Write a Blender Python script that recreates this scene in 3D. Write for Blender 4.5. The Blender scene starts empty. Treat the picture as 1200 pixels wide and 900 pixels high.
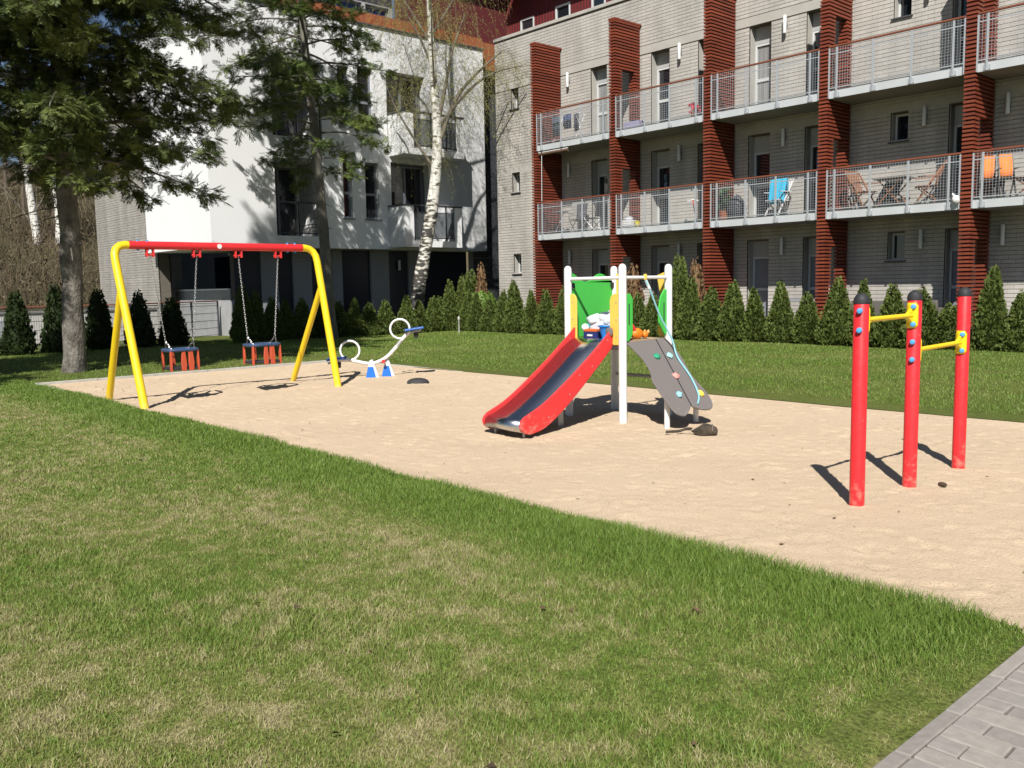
import bpy, bmesh, math, random
import numpy as np
from mathutils import Vector, Matrix

random.seed(7)
RNG = np.random.default_rng(11)
PI = math.pi
R = math.radians
S = bpy.context.scene
COL = S.collection

# ---------------------------------------------------------------- camera, sky, sun, exposure
# World axes follow the site: +X runs along the brick house (towards the viewer's right), +Y runs
# from the path across the sand pit to that house, Z is up.  The camera stands at (0, 0, 1.5).
HEAD = R(42.2)                       # angle between the line of sight and the house front
fx, fy = -math.cos(HEAD), math.sin(HEAD)
PITCH = math.atan(114 / 1040)
ROLL = -0.0187
F = Vector((fx * math.cos(PITCH), fy * math.cos(PITCH), -math.sin(PITCH)))
R0 = Vector((fy, -fx, 0))
U0 = R0.cross(F)
RX = math.cos(ROLL) * R0 + math.sin(ROLL) * U0
UP = -math.sin(ROLL) * R0 + math.cos(ROLL) * U0
cd = bpy.data.cameras.new('camera')
cam = bpy.data.objects.new('camera', cd)
COL.objects.link(cam)
cd.sensor_width = 36.0
cd.lens = 36.0 * 1040 / 1200
cd.clip_start = 0.05
cd.clip_end = 2000
M3 = Matrix((RX, UP, -F)).transposed()
cam.matrix_world = Matrix.Translation((0, 0, 1.5)) @ M3.to_4x4()
S.camera = cam

SUN_EL = R(46.3)
SUN_AZ = (0.643, -0.766)             # horizontal direction towards the sun
wd = bpy.data.worlds.new('World')
S.world = wd
wd.use_nodes = True
nt = wd.node_tree
nt.nodes.clear()
sky = nt.nodes.new('ShaderNodeTexSky')
sky.sky_type = 'NISHITA'
sky.sun_disc = False
sky.sun_elevation = SUN_EL
sky.sun_rotation = math.atan2(SUN_AZ[0], SUN_AZ[1])
sky.altitude = 1500
sky.air_density = 1.0
sky.dust_density = 0.6
bg = nt.nodes.new('ShaderNodeBackground')
bg.inputs['Strength'].default_value = 0.05
wo = nt.nodes.new('ShaderNodeOutputWorld')
nt.links.new(sky.outputs[0], bg.inputs[0])
nt.links.new(bg.outputs[0], wo.inputs[0])
sd = bpy.data.lights.new('sun', 'SUN')
sd.energy = 5.0
sd.angle = R(0.53)
sd.color = (1.0, 0.968, 0.915)
sun = bpy.data.objects.new('sun', sd)
COL.objects.link(sun)
tosun = Vector((SUN_AZ[0] * math.cos(SUN_EL), SUN_AZ[1] * math.cos(SUN_EL), math.sin(SUN_EL)))
sun.rotation_euler = tosun.to_track_quat('Z', 'Y').to_euler()
sun.location = (6, -8, 20)
vs = S.view_settings
vs.view_transform = 'Standard'
vs.look = 'None'
vs.gamma = 1.0
vs.use_curve_mapping = False
vs.exposure = 0.43
S.render.engine = 'CYCLES'
S.cycles.use_denoising = True
S.cycles.max_bounces = 6
S.cycles.diffuse_bounces = 1
S.cycles.transparent_max_bounces = 8

# ---------------------------------------------------------------- helpers: materials
def lk(t, a, b): t.links.new(a, b)

def mat(name, col, rough=0.6, metal=0.0, var=None, col2=None, bump=None, coat=0.0, spec=0.5, trans=0.0, island=0.0, stretch=None, detail=4.0):
    """principled material; var=(scale, amount) noise towards col2 (or a darker col); bump=(scale, strength, distance)"""
    m = bpy.data.materials.new(name)
    m.use_nodes = True
    t = m.node_tree
    b = t.nodes['Principled BSDF']
    b.inputs['Roughness'].default_value = rough
    b.inputs['Metallic'].default_value = metal
    b.inputs['Coat Weight'].default_value = coat
    b.inputs['Specular IOR Level'].default_value = spec
    c = (*col, 1)
    b.inputs['Base Color'].default_value = c
    tc = None
    def coords():
        nonlocal tc
        if tc is None:
            g = t.nodes.new('ShaderNodeNewGeometry')
            tc = g.outputs['Position']
            if stretch:
                mp = t.nodes.new('ShaderNodeMapping')
                mp.inputs['Scale'].default_value = stretch
                lk(t, tc, mp.inputs['Vector'])
                tc = mp.outputs[0]
        return tc
    out = None
    if var:
        n = t.nodes.new('ShaderNodeTexNoise')
        n.inputs['Scale'].default_value = var[0]
        n.inputs['Detail'].default_value = detail
        lk(t, coords(), n.inputs['Vector'])
        r = t.nodes.new('ShaderNodeMapRange')
        r.inputs['From Min'].default_value = 0.3
        r.inputs['From Max'].default_value = 0.7
        r.inputs['To Max'].default_value = var[1]
        lk(t, n.outputs[0], r.inputs[0])
        mx = t.nodes.new('ShaderNodeMix')
        mx.data_type = 'RGBA'
        mx.inputs[6].default_value = c
        c2 = col2 or tuple(x * 0.6 for x in col)
        mx.inputs[7].default_value = (*c2, 1)
        lk(t, r.outputs[0], mx.inputs[0])
        out = mx.outputs[2]
    if island:
        g = t.nodes.new('ShaderNodeNewGeometry')
        hs = t.nodes.new('ShaderNodeHueSaturation')
        r = t.nodes.new('ShaderNodeMapRange')
        r.inputs['To Min'].default_value = 1 - island
        r.inputs['To Max'].default_value = 1 + island
        lk(t, g.outputs['Random Per Island'], r.inputs[0])
        lk(t, r.outputs[0], hs.inputs['Value'])
        if out is not None: lk(t, out, hs.inputs['Color'])
        else: hs.inputs['Color'].default_value = c
        out = hs.outputs[0]
    if out is not None: lk(t, out, b.inputs['Base Color'])
    if bump:
        n = t.nodes.new('ShaderNodeTexNoise')
        n.inputs['Scale'].default_value = bump[0]
        n.inputs['Detail'].default_value = 6
        lk(t, coords(), n.inputs['Vector'])
        bp = t.nodes.new('ShaderNodeBump')
        bp.inputs['Strength'].default_value = bump[1]
        bp.inputs['Distance'].default_value = bump[2]
        lk(t, n.outputs[0], bp.inputs['Height'])
        lk(t, bp.outputs[0], b.inputs['Normal'])
    if trans:
        tr = t.nodes.new('ShaderNodeBsdfTranslucent')
        if out is not None: lk(t, out, tr.inputs[0])
        else: tr.inputs[0].default_value = c
        ms = t.nodes.new('ShaderNodeMixShader')
        ms.inputs[0].default_value = trans
        lk(t, b.outputs[0], ms.inputs[1])
        lk(t, tr.outputs[0], ms.inputs[2])
        lk(t, ms.outputs[0], t.nodes['Material Output'].inputs[0])
    return m

# ---------------------------------------------------------------- helpers: meshes
def frame_from(d):
    d = Vector(d).normalized()
    a = Vector((0, 0, 1)) if abs(d.z) < 0.9 else Vector((1, 0, 0))
    x = d.cross(a).normalized()
    return x, x.cross(d).normalized()

class MB:
    """collects shapes; build() links them as ONE mesh object"""
    def __init__(s): s.v, s.f, s.sm = [], [], []
    def add(s, vs_, fs_, smooth=False):
        o = len(s.v)
        s.v += [tuple(p) for p in vs_]
        s.f += [tuple(i + o for i in f) for f in fs_]
        s.sm += [smooth] * len(fs_)
        return s
    def box(s, x0, x1, y0, y1, z0, z1):
        return s.add([(x0, y0, z0), (x1, y0, z0), (x1, y1, z0), (x0, y1, z0), (x0, y0, z1), (x1, y0, z1), (x1, y1, z1), (x0, y1, z1)],
                     [(0, 3, 2, 1), (4, 5, 6, 7), (0, 1, 5, 4), (1, 2, 6, 5), (2, 3, 7, 6), (3, 0, 4, 7)])
    def obox(s, c, ax, ay, az):
        """box at centre c with half-axis vectors"""
        c, ax, ay, az = Vector(c), Vector(ax), Vector(ay), Vector(az)
        p = [c + i * ax + j * ay + k * az for k in (-1, 1) for i, j in ((-1, -1), (1, -1), (1, 1), (-1, 1))]
        return s.add(p, [(0, 3, 2, 1), (4, 5, 6, 7), (0, 1, 5, 4), (1, 2, 6, 5), (2, 3, 7, 6), (3, 0, 4, 7)])
    def bar(s, a, b, w, h=None, up=(0, 0, 1)):
        """rectangular bar from a to b"""
        a, b = Vector(a), Vector(b)
        d = (b - a)
        u_ = Vector(up)
        x = d.cross(u_)
        if x.length < 1e-6: x = d.cross(Vector((1, 0, 0)))
        x.normalize()
        y = x.cross(d.normalized())
        return s.obox((a + b) / 2, d / 2, x * w / 2, y * (h or w) / 2)
    def tube(s, pts, rad, n=10, caps=True, closed=False):
        pts = [Vector(p) for p in pts]
        if not hasattr(rad, '__len__'): rad = [rad] * len(pts)
        m = len(pts)
        vv, ff = [], []
        px = None
        for i, p in enumerate(pts):
            if closed: d = pts[(i + 1) % m] - pts[i - 1]
            else: d = pts[min(i + 1, m - 1)] - pts[max(i - 1, 0)]
            d.normalize()
            if px is None: px, _ = frame_from(d)
            x = (px - d * px.dot(d))
            if x.length < 1e-5: x, _ = frame_from(d)
            x.normalize()
            px = x
            y = d.cross(x)
            r_ = float(rad[i])
            vv += [p + r_ * (math.cos(2 * PI * k / n) * x + math.sin(2 * PI * k / n) * y) for k in range(n)]
        for i in range(m if closed else m - 1):
            j = (i + 1) % m
            ff += [(i * n + k, i * n + (k + 1) % n, j * n + (k + 1) % n, j * n + k) for k in range(n)]
        s.add(vv, ff, n > 5)
        if caps and not closed:
            o = len(s.v) - len(vv)
            s.f += [tuple(o + k for k in reversed(range(n))), tuple(o + (m - 1) * n + k for k in range(n))]
            s.sm += [False, False]
        return s
    def lathe(s, prof, c=(0, 0, 0), n=20, axis=(0, 0, 1)):
        """prof: (radius, height) pairs"""
        c = Vector(c)
        ax = Vector(axis).normalized()
        x, y = frame_from(ax)
        vv = [c + ax * h + r * (math.cos(2 * PI * k / n) * x + math.sin(2 * PI * k / n) * y) for r, h in prof for k in range(n)]
        m = len(prof)
        ff = [(i * n + k, i * n + (k + 1) % n, (i + 1) * n + (k + 1) % n, (i + 1) * n + k) for i in range(m - 1) for k in range(n)]
        s.add(vv, ff, True)
        o = len(s.v) - len(vv)
        if prof[0][0] > 1e-4: s.f.append(tuple(o + k for k in range(n))); s.sm.append(False)
        if prof[-1][0] > 1e-4: s.f.append(tuple(o + (m - 1) * n + k for k in range(n))); s.sm.append(False)
        return s
    def prism(s, poly, fn, a, b):
        """poly in 2D extruded between a and b; fn(p, q, t) gives the 3D point"""
        n = len(poly)
        vv = [fn(p, q, a) for p, q in poly] + [fn(p, q, b) for p, q in poly]
        ff = [tuple(range(n)), tuple(reversed(range(n, 2 * n)))] + [(i, i + n, (i + 1) % n + n, (i + 1) % n) for i in range(n)]
        return s.add(vv, ff)
    def build(s, name, m=None, parent=None, bevel=0.0, seg=2, kind=None, autos=False):
        me = bpy.data.meshes.new(name)
        off = Vector((0, 0, 0))
        p = parent
        while p is not None:
            off += p.location
            p = p.parent
        me.from_pydata([(x - off.x, y - off.y, z - off.z) for x, y, z in s.v], [], s.f)
        me.polygons.foreach_set('use_smooth', s.sm)
        bm = bmesh.new()
        bm.from_mesh(me)
        bmesh.ops.recalc_face_normals(bm, faces=bm.faces)
        if bevel:
            bmesh.ops.bevel(bm, geom=[e for e in bm.edges if len(e.link_faces) == 2 and e.calc_face_angle(0) > 0.6], offset=bevel, segments=seg, affect='EDGES', profile=0.5)
        bm.to_mesh(me)
        bm.free()
        if any(s.sm): me.set_sharp_from_angle(angle=R(42))
        o = bpy.data.objects.new(name, me)
        COL.objects.link(o)
        if m: me.materials.append(m)
        if parent: o.parent = parent
        if kind: o['kind'] = kind
        return o

def npmesh(name, V, Fc, m, parent=None, kind=None, smooth=False):
    """V (n,3) world coordinates, Fc (k,3) or (k,4)"""
    V = np.asarray(V, dtype=np.float32)
    Fc = np.asarray(Fc, dtype=np.int32)
    off = Vector((0, 0, 0))
    p = parent
    while p is not None:
        off += p.location
        p = p.parent
    V = V - np.array(off, dtype=np.float32)
    me = bpy.data.meshes.new(name)
    k, c = Fc.shape
    me.vertices.add(len(V)); me.vertices.foreach_set('co', V.ravel())
    me.loops.add(k * c); me.loops.foreach_set('vertex_index', Fc.ravel())
    me.polygons.add(k)
    me.polygons.foreach_set('loop_start', np.arange(0, k * c, c, dtype=np.int32))
    me.polygons.foreach_set('loop_total', np.full(k, c, dtype=np.int32))
    if smooth: me.polygons.foreach_set('use_smooth', np.ones(k, dtype=bool))
    me.update(calc_edges=True)
    if m: me.materials.append(m)
    o = bpy.data.objects.new(name, me)
    COL.objects.link(o)
    if parent: o.parent = parent
    if kind: o['kind'] = kind
    return o

def tag(o, label, cat, group=None):
    o['label'] = label
    o['category'] = cat
    if group: o['group'] = group
    return o

def thing(name, label, cat, loc=(0, 0, 0), group=None):
    o = bpy.data.objects.new(name, None)
    o.empty_display_size = 0.2
    COL.objects.link(o)
    o.location = loc
    return tag(o, label, cat, group)

def dup(src, parent=None, loc=None):
    c = src.copy()
    COL.objects.link(c)
    if parent is not None: c.parent = parent
    if loc is not None: c.location = loc
    return c

def dup_tree(src, loc=None, rz=None, scale=None):
    r = dup(src, None, loc)
    if rz is not None: r.rotation_euler = (0, 0, rz)
    if scale is not None: r.scale = scale
    for ch in list(src.children):
        c = dup(ch, r)
        for g in list(ch.children): dup(g, c)
    return r

def structure(o): o['kind'] = 'structure'; return o

def fan_noise(x, y, s, seed=0):
    """cheap smooth 2D noise in numpy, about -1..1"""
    r = np.random.default_rng(seed)
    out = np.zeros_like(x)
    for k in range(7):
        a, p, w = r.uniform(0, 2 * PI), r.uniform(0, 2 * PI), r.uniform(0.6, 1.7)
        out += np.sin((x * math.cos(a) + y * math.sin(a)) * w / s * 2 + p)
    return out / 3.2
# ================================================================ GROUND
X_L, X_R, Y_N, Y_F = -16.40, -1.19, 4.10, 10.05      # sand pit

def grass_mat(name, blade):
    m = bpy.data.materials.new(name)
    m.use_nodes = True
    t = m.node_tree
    b = t.nodes['Principled BSDF']
    b.inputs['Roughness'].default_value = 0.55 if blade else 0.95
    b.inputs['Specular IOR Level'].default_value = 0.35 if blade else 0.1
    g = t.nodes.new('ShaderNodeNewGeometry')
    pos = g.outputs['Position']
    def noise(sc, det=3):
        n = t.nodes.new('ShaderNodeTexNoise')
        n.inputs['Scale'].default_value = sc
        n.inputs['Detail'].default_value = det
        lk(t, pos, n.inputs['Vector'])
        return n.outputs[0]
    def rng(x, a, b_, c=0.0, d=1.0, smooth=True):
        r = t.nodes.new('ShaderNodeMapRange')
        if smooth: r.interpolation_type = 'SMOOTHSTEP'
        for i, v_ in enumerate((a, b_, c, d)): r.inputs[i + 1].default_value = v_
        lk(t, x, r.inputs[0])
        return r.outputs[0]
    def mth(op, a, b_):
        k = t.nodes.new('ShaderNodeMath')
        k.operation = op
        for i, x in enumerate((a, b_)):
            if isinstance(x, (int, float)): k.inputs[i].default_value = x
            else: lk(t, x, k.inputs[i])
        return k.outputs[0]
    sx = t.nodes.new('ShaderNodeSeparateXYZ')
    lk(t, pos, sx.inputs[0])
    # a strip along the pit edge is left uncut and stays green, the trodden lawn before it is half dry
    wob = mth('MULTIPLY', noise(1.3), 1.0)
    yy = mth('ADD', sx.outputs[1], wob)
    trod = rng(yy, 4.1, 3.35)
    far = rng(sx.outputs[1], 5.0, 9.0, 0.0, 0.30)
    dry = mth('MULTIPLY', rng(noise(0.55, 4), 0.30, 0.74), trod)
    dry2 = mth('MULTIPLY', rng(noise(7.0, 7), 0.36, 0.72), mth('ADD', mth('MULTIPLY', trod, 0.52), 0.14))
    tot = mth('ADD', mth('MULTIPLY', dry, 0.54), mth('ADD', dry2, mth('MULTIPLY', far, rng(noise(0.5, 4), 0.4, 0.7))))
    if blade:
        tot = mth('ADD', tot, rng(g.outputs['Random Per Island'], 0.0, 1.0, -0.42, 0.48, False))
    tot = rng(tot, 0.0, 1.0, 0, 1, False)
    cr = t.nodes.new('ShaderNodeValToRGB')
    el = cr.color_ramp.elements
    if blade:
        cols = [(0.0, (0.140, 0.235, 0.034)), (0.45, (0.235, 0.305, 0.064)), (0.75, (0.33, 0.325, 0.125)), (1.0, (0.45, 0.40, 0.215))]
    else:
        cols = [(0.0, (0.105, 0.135, 0.032)), (0.5, (0.165, 0.175, 0.055)), (0.8, (0.23, 0.215, 0.092)), (1.0, (0.30, 0.262, 0.145))]
    el[0].position, el[0].color = cols[0][0], (*cols[0][1], 1)
    el[1].position, el[1].color = cols[-1][0], (*cols[-1][1], 1)
    for p_, c_ in cols[1:-1]:
        e = el.new(p_)
        e.color = (*c_, 1)
    lk(t, tot, cr.inputs[0])
    col = cr.outputs[0]
    if not blade:
        mx = t.nodes.new('ShaderNodeMix')
        mx.data_type = 'RGBA'
        mx.blend_type = 'MULTIPLY'
        mx.inputs[0].default_value = 1.0
        lk(t, col, mx.inputs[6])
        c2 = t.nodes.new('ShaderNodeValToRGB')
        c2.color_ramp.elements[0].position, c2.color_ramp.elements[0].color = 0.32, (0.42, 0.42, 0.40, 1)
        c2.color_ramp.elements[1].position, c2.color_ramp.elements[1].color = 0.66, (1.12, 1.12, 1.05, 1)
        lk(t, noise(70, 4), c2.inputs[0])
        lk(t, c2.outputs[0], mx.inputs[7])
        col = mx.outputs[2]
        bp = t.nodes.new('ShaderNodeBump')
        bp.inputs['Strength'].default_value = 0.6
        bp.inputs['Distance'].default_value = 0.02
        lk(t, noise(45, 5), bp.inputs['Height'])
        lk(t, bp.outputs[0], b.inputs['Normal'])
    lk(t, col, b.inputs['Base Color'])
    if blade:
        tr = t.nodes.new('ShaderNodeBsdfTranslucent')
        lk(t, col, tr.inputs[0])
        ms = t.nodes.new('ShaderNodeMixShader')
        ms.inputs[0].default_value = 0.3
        lk(t, b.outputs[0], ms.inputs[1])
        lk(t, tr.outputs[0], ms.inputs[2])
        lk(t, ms.outputs[0], t.nodes['Material Output'].inputs[0])
    return m

M_LAWN = grass_mat('lawn_turf', False)
M_BLADE = grass_mat('grass_blade', True)

def grid(x0, x1, y0, y1, step, zf):
    nx, ny = max(2, int((x1 - x0) / step) + 1), max(2, int((y1 - y0) / step) + 1)
    xs, ys = np.meshgrid(np.linspace(x0, x1, nx), np.linspace(y0, y1, ny))
    V = np.stack([xs.ravel(), ys.ravel(), zf(xs, ys).ravel()], 1)
    i = (np.arange(ny - 1)[:, None] * nx + np.arange(nx - 1)[None]).ravel()
    return V, np.stack([i, i + 1, i + 1 + nx, i + nx], 1)

def edge_wave(x):
    """how far the turf creeps over (or draws back from) the straight pit edge"""
    x = np.asarray(x, dtype=float)
    return 0.2 + 0.022 * fan_noise(x, x * 0.3, 1.3, 41) + 0.014 * fan_noise(x, x * 0.1, 0.35, 42)

def lawn_z(x, y):
    near = np.clip(np.minimum.reduce([np.abs(y - Y_N), np.abs(y - Y_F), np.abs(x - X_R)]) / 0.35, 0, 1)
    return 0.012 * fan_noise(x, y, 1.6, 3) * near + 0.016 * near - 0.012 * (np.abs(x - X_R) < 0.2)

# base terrain far out to the horizon, lawn sheets round the pit
V, Q = grid(-400, 400, -400, 400, 100, lambda x, y: 0 * x - 0.12)
structure(npmesh('ground', V, Q, mat('ground_soil', (0.10, 0.115, 0.05), 0.95, var=(0.05, 0.6), col2=(0.16, 0.13, 0.08))))
parts = []
for a in ((-29.5, X_R + .02, -14.0, Y_N), (-29.5, 14.0, Y_F, 20.30), (-29.5, X_L, Y_N, Y_F)):
    V, Q = grid(*a, 0.22, lawn_z)
    hit = (np.abs(V[:, 1] - Y_N) < 1e-3) & (V[:, 0] > X_L - .1)
    V[hit, 1] += edge_wave(V[hit, 0]) - .2
    hit = (np.abs(V[:, 1] - Y_F) < 1e-3) & (V[:, 0] > X_L - .1)
    V[hit, 1] += edge_wave(V[hit, 0] + 50) - .2
    parts.append((V, Q))
off, VV, QQ = 0, [], []
for V, Q in parts:
    VV.append(V); QQ.append(Q + off); off += len(V)
structure(npmesh('lawn', np.concatenate(VV), np.concatenate(QQ), M_LAWN, smooth=True))

# ---- sand with footprints
def sand_z(x, y):
    z = -0.020 + 0.009 * fan_noise(x, y, 0.9, 5) + 0.003 * fan_noise(x, y, 0.3, 6)
    r = np.random.default_rng(4)
    n = 2600
    cx, cy = r.uniform(X_L, X_R, n), r.uniform(Y_N, Y_F, n)
    ca, cs, cdp = r.uniform(0, PI, n), r.uniform(0.05, 0.10, n), r.uniform(0.0015, 0.0075, n)
    st_x = (X_R - X_L) / (x.shape[1] - 1)
    st_y = (Y_F - Y_N) / (x.shape[0] - 1)
    for k in range(n):
        i0, j0 = int((cx[k] - X_L) / st_x), int((cy[k] - Y_N) / st_y)
        w = 8
        ys_, xs_ = slice(max(0, j0 - w), j0 + w + 1), slice(max(0, i0 - w), i0 + w + 1)
        dx, dy = x[ys_, xs_] - cx[k], y[ys_, xs_] - cy[k]
        p, q = dx * math.cos(ca[k]) + dy * math.sin(ca[k]), -dx * math.sin(ca[k]) + dy * math.cos(ca[k])
        d2 = (p / cs[k]) ** 2 + (q / (cs[k] * 0.45)) ** 2
        z[ys_, xs_] += cdp[k] * (-1.5 * np.exp(-d2) + 0.8 * np.exp(-((np.sqrt(d2) - 1.5) ** 2) * 4))
    wn = r.normal(0, 1, z.shape)
    for _ in range(2): wn = (wn + np.roll(wn, 1, 0) + np.roll(wn, -1, 0) + np.roll(wn, 1, 1) + np.roll(wn, -1, 1)) / 5
    z += 0.0075 * wn * (0.6 + 0.5 * fan_noise(x, y, 1.2, 51))
    # hollows scooped under the slide mouth and the swing seats
    for hx, hy, hr, hd in ((-6.75, 5.75, 0.45, 0.03), (-12.7, 5.05, 0.5, 0.03), (-12.7, 6.35, 0.5, 0.03), (-5.4, 7.8, 0.4, 0.02)):
        z -= hd * np.exp(-((x - hx) ** 2 + (y - hy) ** 2) / hr ** 2)
    e = np.minimum.reduce([y - Y_N, Y_F - y, x - X_L, X_R - x])
    k_ = np.clip(e / 0.25, 0, 1)
    z = z * k_ - 0.007 * (1 - k_)
    return z
def sand_mat():
    m = mat('sand', (0.575, 0.448, 0.312), 0.95, var=(0.8, 0.6), col2=(0.505, 0.385, 0.262), spec=0.15, detail=8)
    t = m.node_tree
    b = t.nodes['Principled BSDF']
    g = t.nodes.new('ShaderNodeNewGeometry')
    def nz(sc, det):
        n = t.nodes.new('ShaderNodeTexNoise')
        n.inputs['Scale'].default_value = sc
        n.inputs['Detail'].default_value = det
        n.inputs['Roughness'].default_value = 0.62
        lk(t, g.outputs['Position'], n.inputs['Vector'])
        return n.outputs[0]
    prev = None
    for sc, det, dist, st in ((18, 8, 0.010, 0.45), (60, 5, 0.010, 0.9), (170, 3, 0.004, 1.0)):
        bp = t.nodes.new('ShaderNodeBump')
        bp.inputs['Strength'].default_value = st
        bp.inputs['Distance'].default_value = dist
        lk(t, nz(sc, det), bp.inputs['Height'])
        if prev is not None: lk(t, prev, bp.inputs['Normal'])
        prev = bp.outputs[0]
    lk(t, prev, b.inputs['Normal'])
    # darker grains and crumbs
    src = b.inputs['Base Color'].links[0].from_socket
    cr = t.nodes.new('ShaderNodeValToRGB')
    cr.color_ramp.elements[0].position, cr.color_ramp.elements[0].color = 0.27, (0.55, 0.50, 0.45, 1)
    cr.color_ramp.elements[1].position, cr.color_ramp.elements[1].color = 0.46, (1.06, 1.06, 1.06, 1)
    lk(t, nz(85, 5), cr.inputs[0])
    mx = t.nodes.new('ShaderNodeMix')
    mx.data_type = 'RGBA'
    mx.blend_type = 'MULTIPLY'
    mx.inputs[0].default_value = 1.0
    lk(t, src, mx.inputs[6]); lk(t, cr.outputs[0], mx.inputs[7])
    lk(t, mx.outputs[2], b.inputs['Base Color'])
    return m
M_SAND = sand_mat()
V, Q = grid(X_L, X_R, Y_N - .08, Y_F + .08, 0.032, sand_z)
SAND = structure(npmesh('sand_pit', V, Q, M_SAND, smooth=True))

# ---- concrete kerb stones round the far left corner of the pit
M_KERB = mat('kerb_concrete', (0.46, 0.44, 0.40), 0.9, var=(9, 0.6), col2=(0.30, 0.29, 0.25), bump=(60, 0.3, 0.004))
kerb = bpy.data.objects.new('kerb', None)
COL.objects.link(kerb)
structure(kerb)
def kerb_run(a, b):
    a, b = Vector(a), Vector(b)
    n = max(1, round((b - a).length / 1.0))
    for i in range(n):
        p, q = a.lerp(b, i / n), a.lerp(b, (i + 1) / n)
        d = (q - p).normalized() * 0.003
        MB().bar(p + d + Vector((0, 0, random.uniform(-.004, .004))), q - d, 0.06, 0.25).build('kerb_stone', M_KERB, kerb, bevel=0.006)
kerb_run((X_L - 0.03, Y_N - 0.06, -0.09), (X_L - 0.03, Y_F, -0.09))
kerb_run((X_L, Y_N - 0.03, -0.09), (-13.4, Y_N - 0.03, -0.115))
kerb_run((X_L, Y_F + 0.03, -0.11), (-12.4, Y_F + 0.03, -0.125))

# ---- paved path at the lower right
M_BED = mat('joint_sand', (0.085, 0.07, 0.05), 0.95, var=(20, 0.6))
path = structure(MB().box(-1.197, 2.6, -8, 12, -0.118, -0.012).build('path', M_BED))
PAVE = [mat('paver_concrete_%s' % n, c, 0.9, var=(26, 0.5), col2=c2, bump=(90, 0.35, 0.003), detail=8) for n, c, c2 in
        (('warm', (0.33, 0.295, 0.26), (0.20, 0.18, 0.155)), ('grey', (0.30, 0.272, 0.245), (0.18, 0.163, 0.145)), ('dark', (0.275, 0.247, 0.22), (0.165, 0.148, 0.13)))]
def paver(x0, x1, y0, y1):
    g = 0.0022
    r = random.uniform
    dz, t1, t2 = r(-.003, .003), r(-.002, .002), r(-.002, .002)
    b = MB().box(x0 + g, x1 - g, y0 + g, y1 - g, -0.07, 0.002)
    b.v = [(x + r(-.0012, .0012), y + r(-.0012, .0012), z + dz + (t1 if x > x0 + .02 else -t1) + (t2 if y > y0 + .02 else -t2)) for x, y, z in b.v]
    b.build('paver', random.choice(PAVE), path, bevel=0.005, seg=1)
y = 1.9
while y < 4.9:
    paver(-1.195, -1.136, y, y + 0.40)
    y += 0.40
row = 0
y = 1.9
while y < 4.9:
    x = -1.135 - (0.10 if row % 2 else 0.0)
    while x < 0.5:
        paver(max(x, -1.135), x + 0.20, y, y + 0.10)
        x += 0.20
    row += 1
    y += 0.10

# ---- grass blades: one mass, thinned out with distance
def in_view(x, y, margin=60):
    d = x * F.x + y * F.y - 1.5 * F.z
    px = 600 + 1040 * ((x * RX.x + y * RX.y - 1.5 * RX.z) / d)
    py = 450 - 1040 * ((x * UP.x + y * UP.y - 1.5 * UP.z) / d)
    return (d > 0.5) & (px > -margin) & (px < 1200 + margin) & (py < 900 + margin)

def blades(n, x0, x1, y0, y1, keep, h0, h1, w, edge=None):
    x, y = RNG.uniform(x0, x1, n), RNG.uniform(y0, y1, n)
    k = in_view(x, y) & ~((y > Y_N - .2 + edge_wave(x)) & (y < Y_N + .2)) & ~((y > Y_F - .2) & (y < Y_F + .2 + edge_wave(x + 50)))
    x, y = x[k], y[k]
    d = np.hypot(x, y)
    k = RNG.uniform(0, 1, len(x)) < keep(d)
    x, y, d = x[k], y[k], d[k]
    n = len(x)
    z = lawn_z(x, y) - 0.004
    h = RNG.uniform(h0, h1, n) * np.clip(1 + 0.3 * fan_noise(x, y, 0.5, 9), 0.72, 1.5)
    if edge is not None: h = h * edge(x, y)
    a = RNG.uniform(0, 2 * PI, n)
    ln = RNG.uniform(0.15, 0.95, n) * h
    la = RNG.uniform(0, 2 * PI, n)
    ww = w * np.maximum(1, d / 5.0) * RNG.uniform(0.7, 1.3, n)
    ax, ay = np.cos(a) * ww, np.sin(a) * ww
    lx, ly = np.cos(la) * ln, np.sin(la) * ln
    z3 = z + h
    if d.size and d.min() > 9.5:
        V = np.stack([np.stack([x - ax, y - ay, z], 1), np.stack([x + ax, y + ay, z], 1), np.stack([x + lx, y + ly, z3], 1)], 1).astype(np.float32)
        return V.reshape(-1, 3), np.arange(n * 3).reshape(-1, 3)
    V = np.empty((n, 5, 3), np.float32)
    V[:, 0] = np.stack([x - ax, y - ay, z], 1)
    V[:, 1] = np.stack([x + ax, y + ay, z], 1)
    V[:, 2] = np.stack([x + ax * .75 + lx * .4, y + ay * .75 + ly * .4, z + h * .62], 1)
    V[:, 3] = np.stack([x - ax * .75 + lx * .4, y - ay * .75 + ly * .4, z + h * .62], 1)
    V[:, 4] = np.stack([x + lx, y + ly, z3], 1)
    i = np.arange(n)[:, None] * 5
    T = np.concatenate([i + np.array([[0, 1, 2]]), i + np.array([[0, 2, 3]]), i + np.array([[3, 2, 4]])], 0)
    return V.reshape(-1, 3), T

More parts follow.
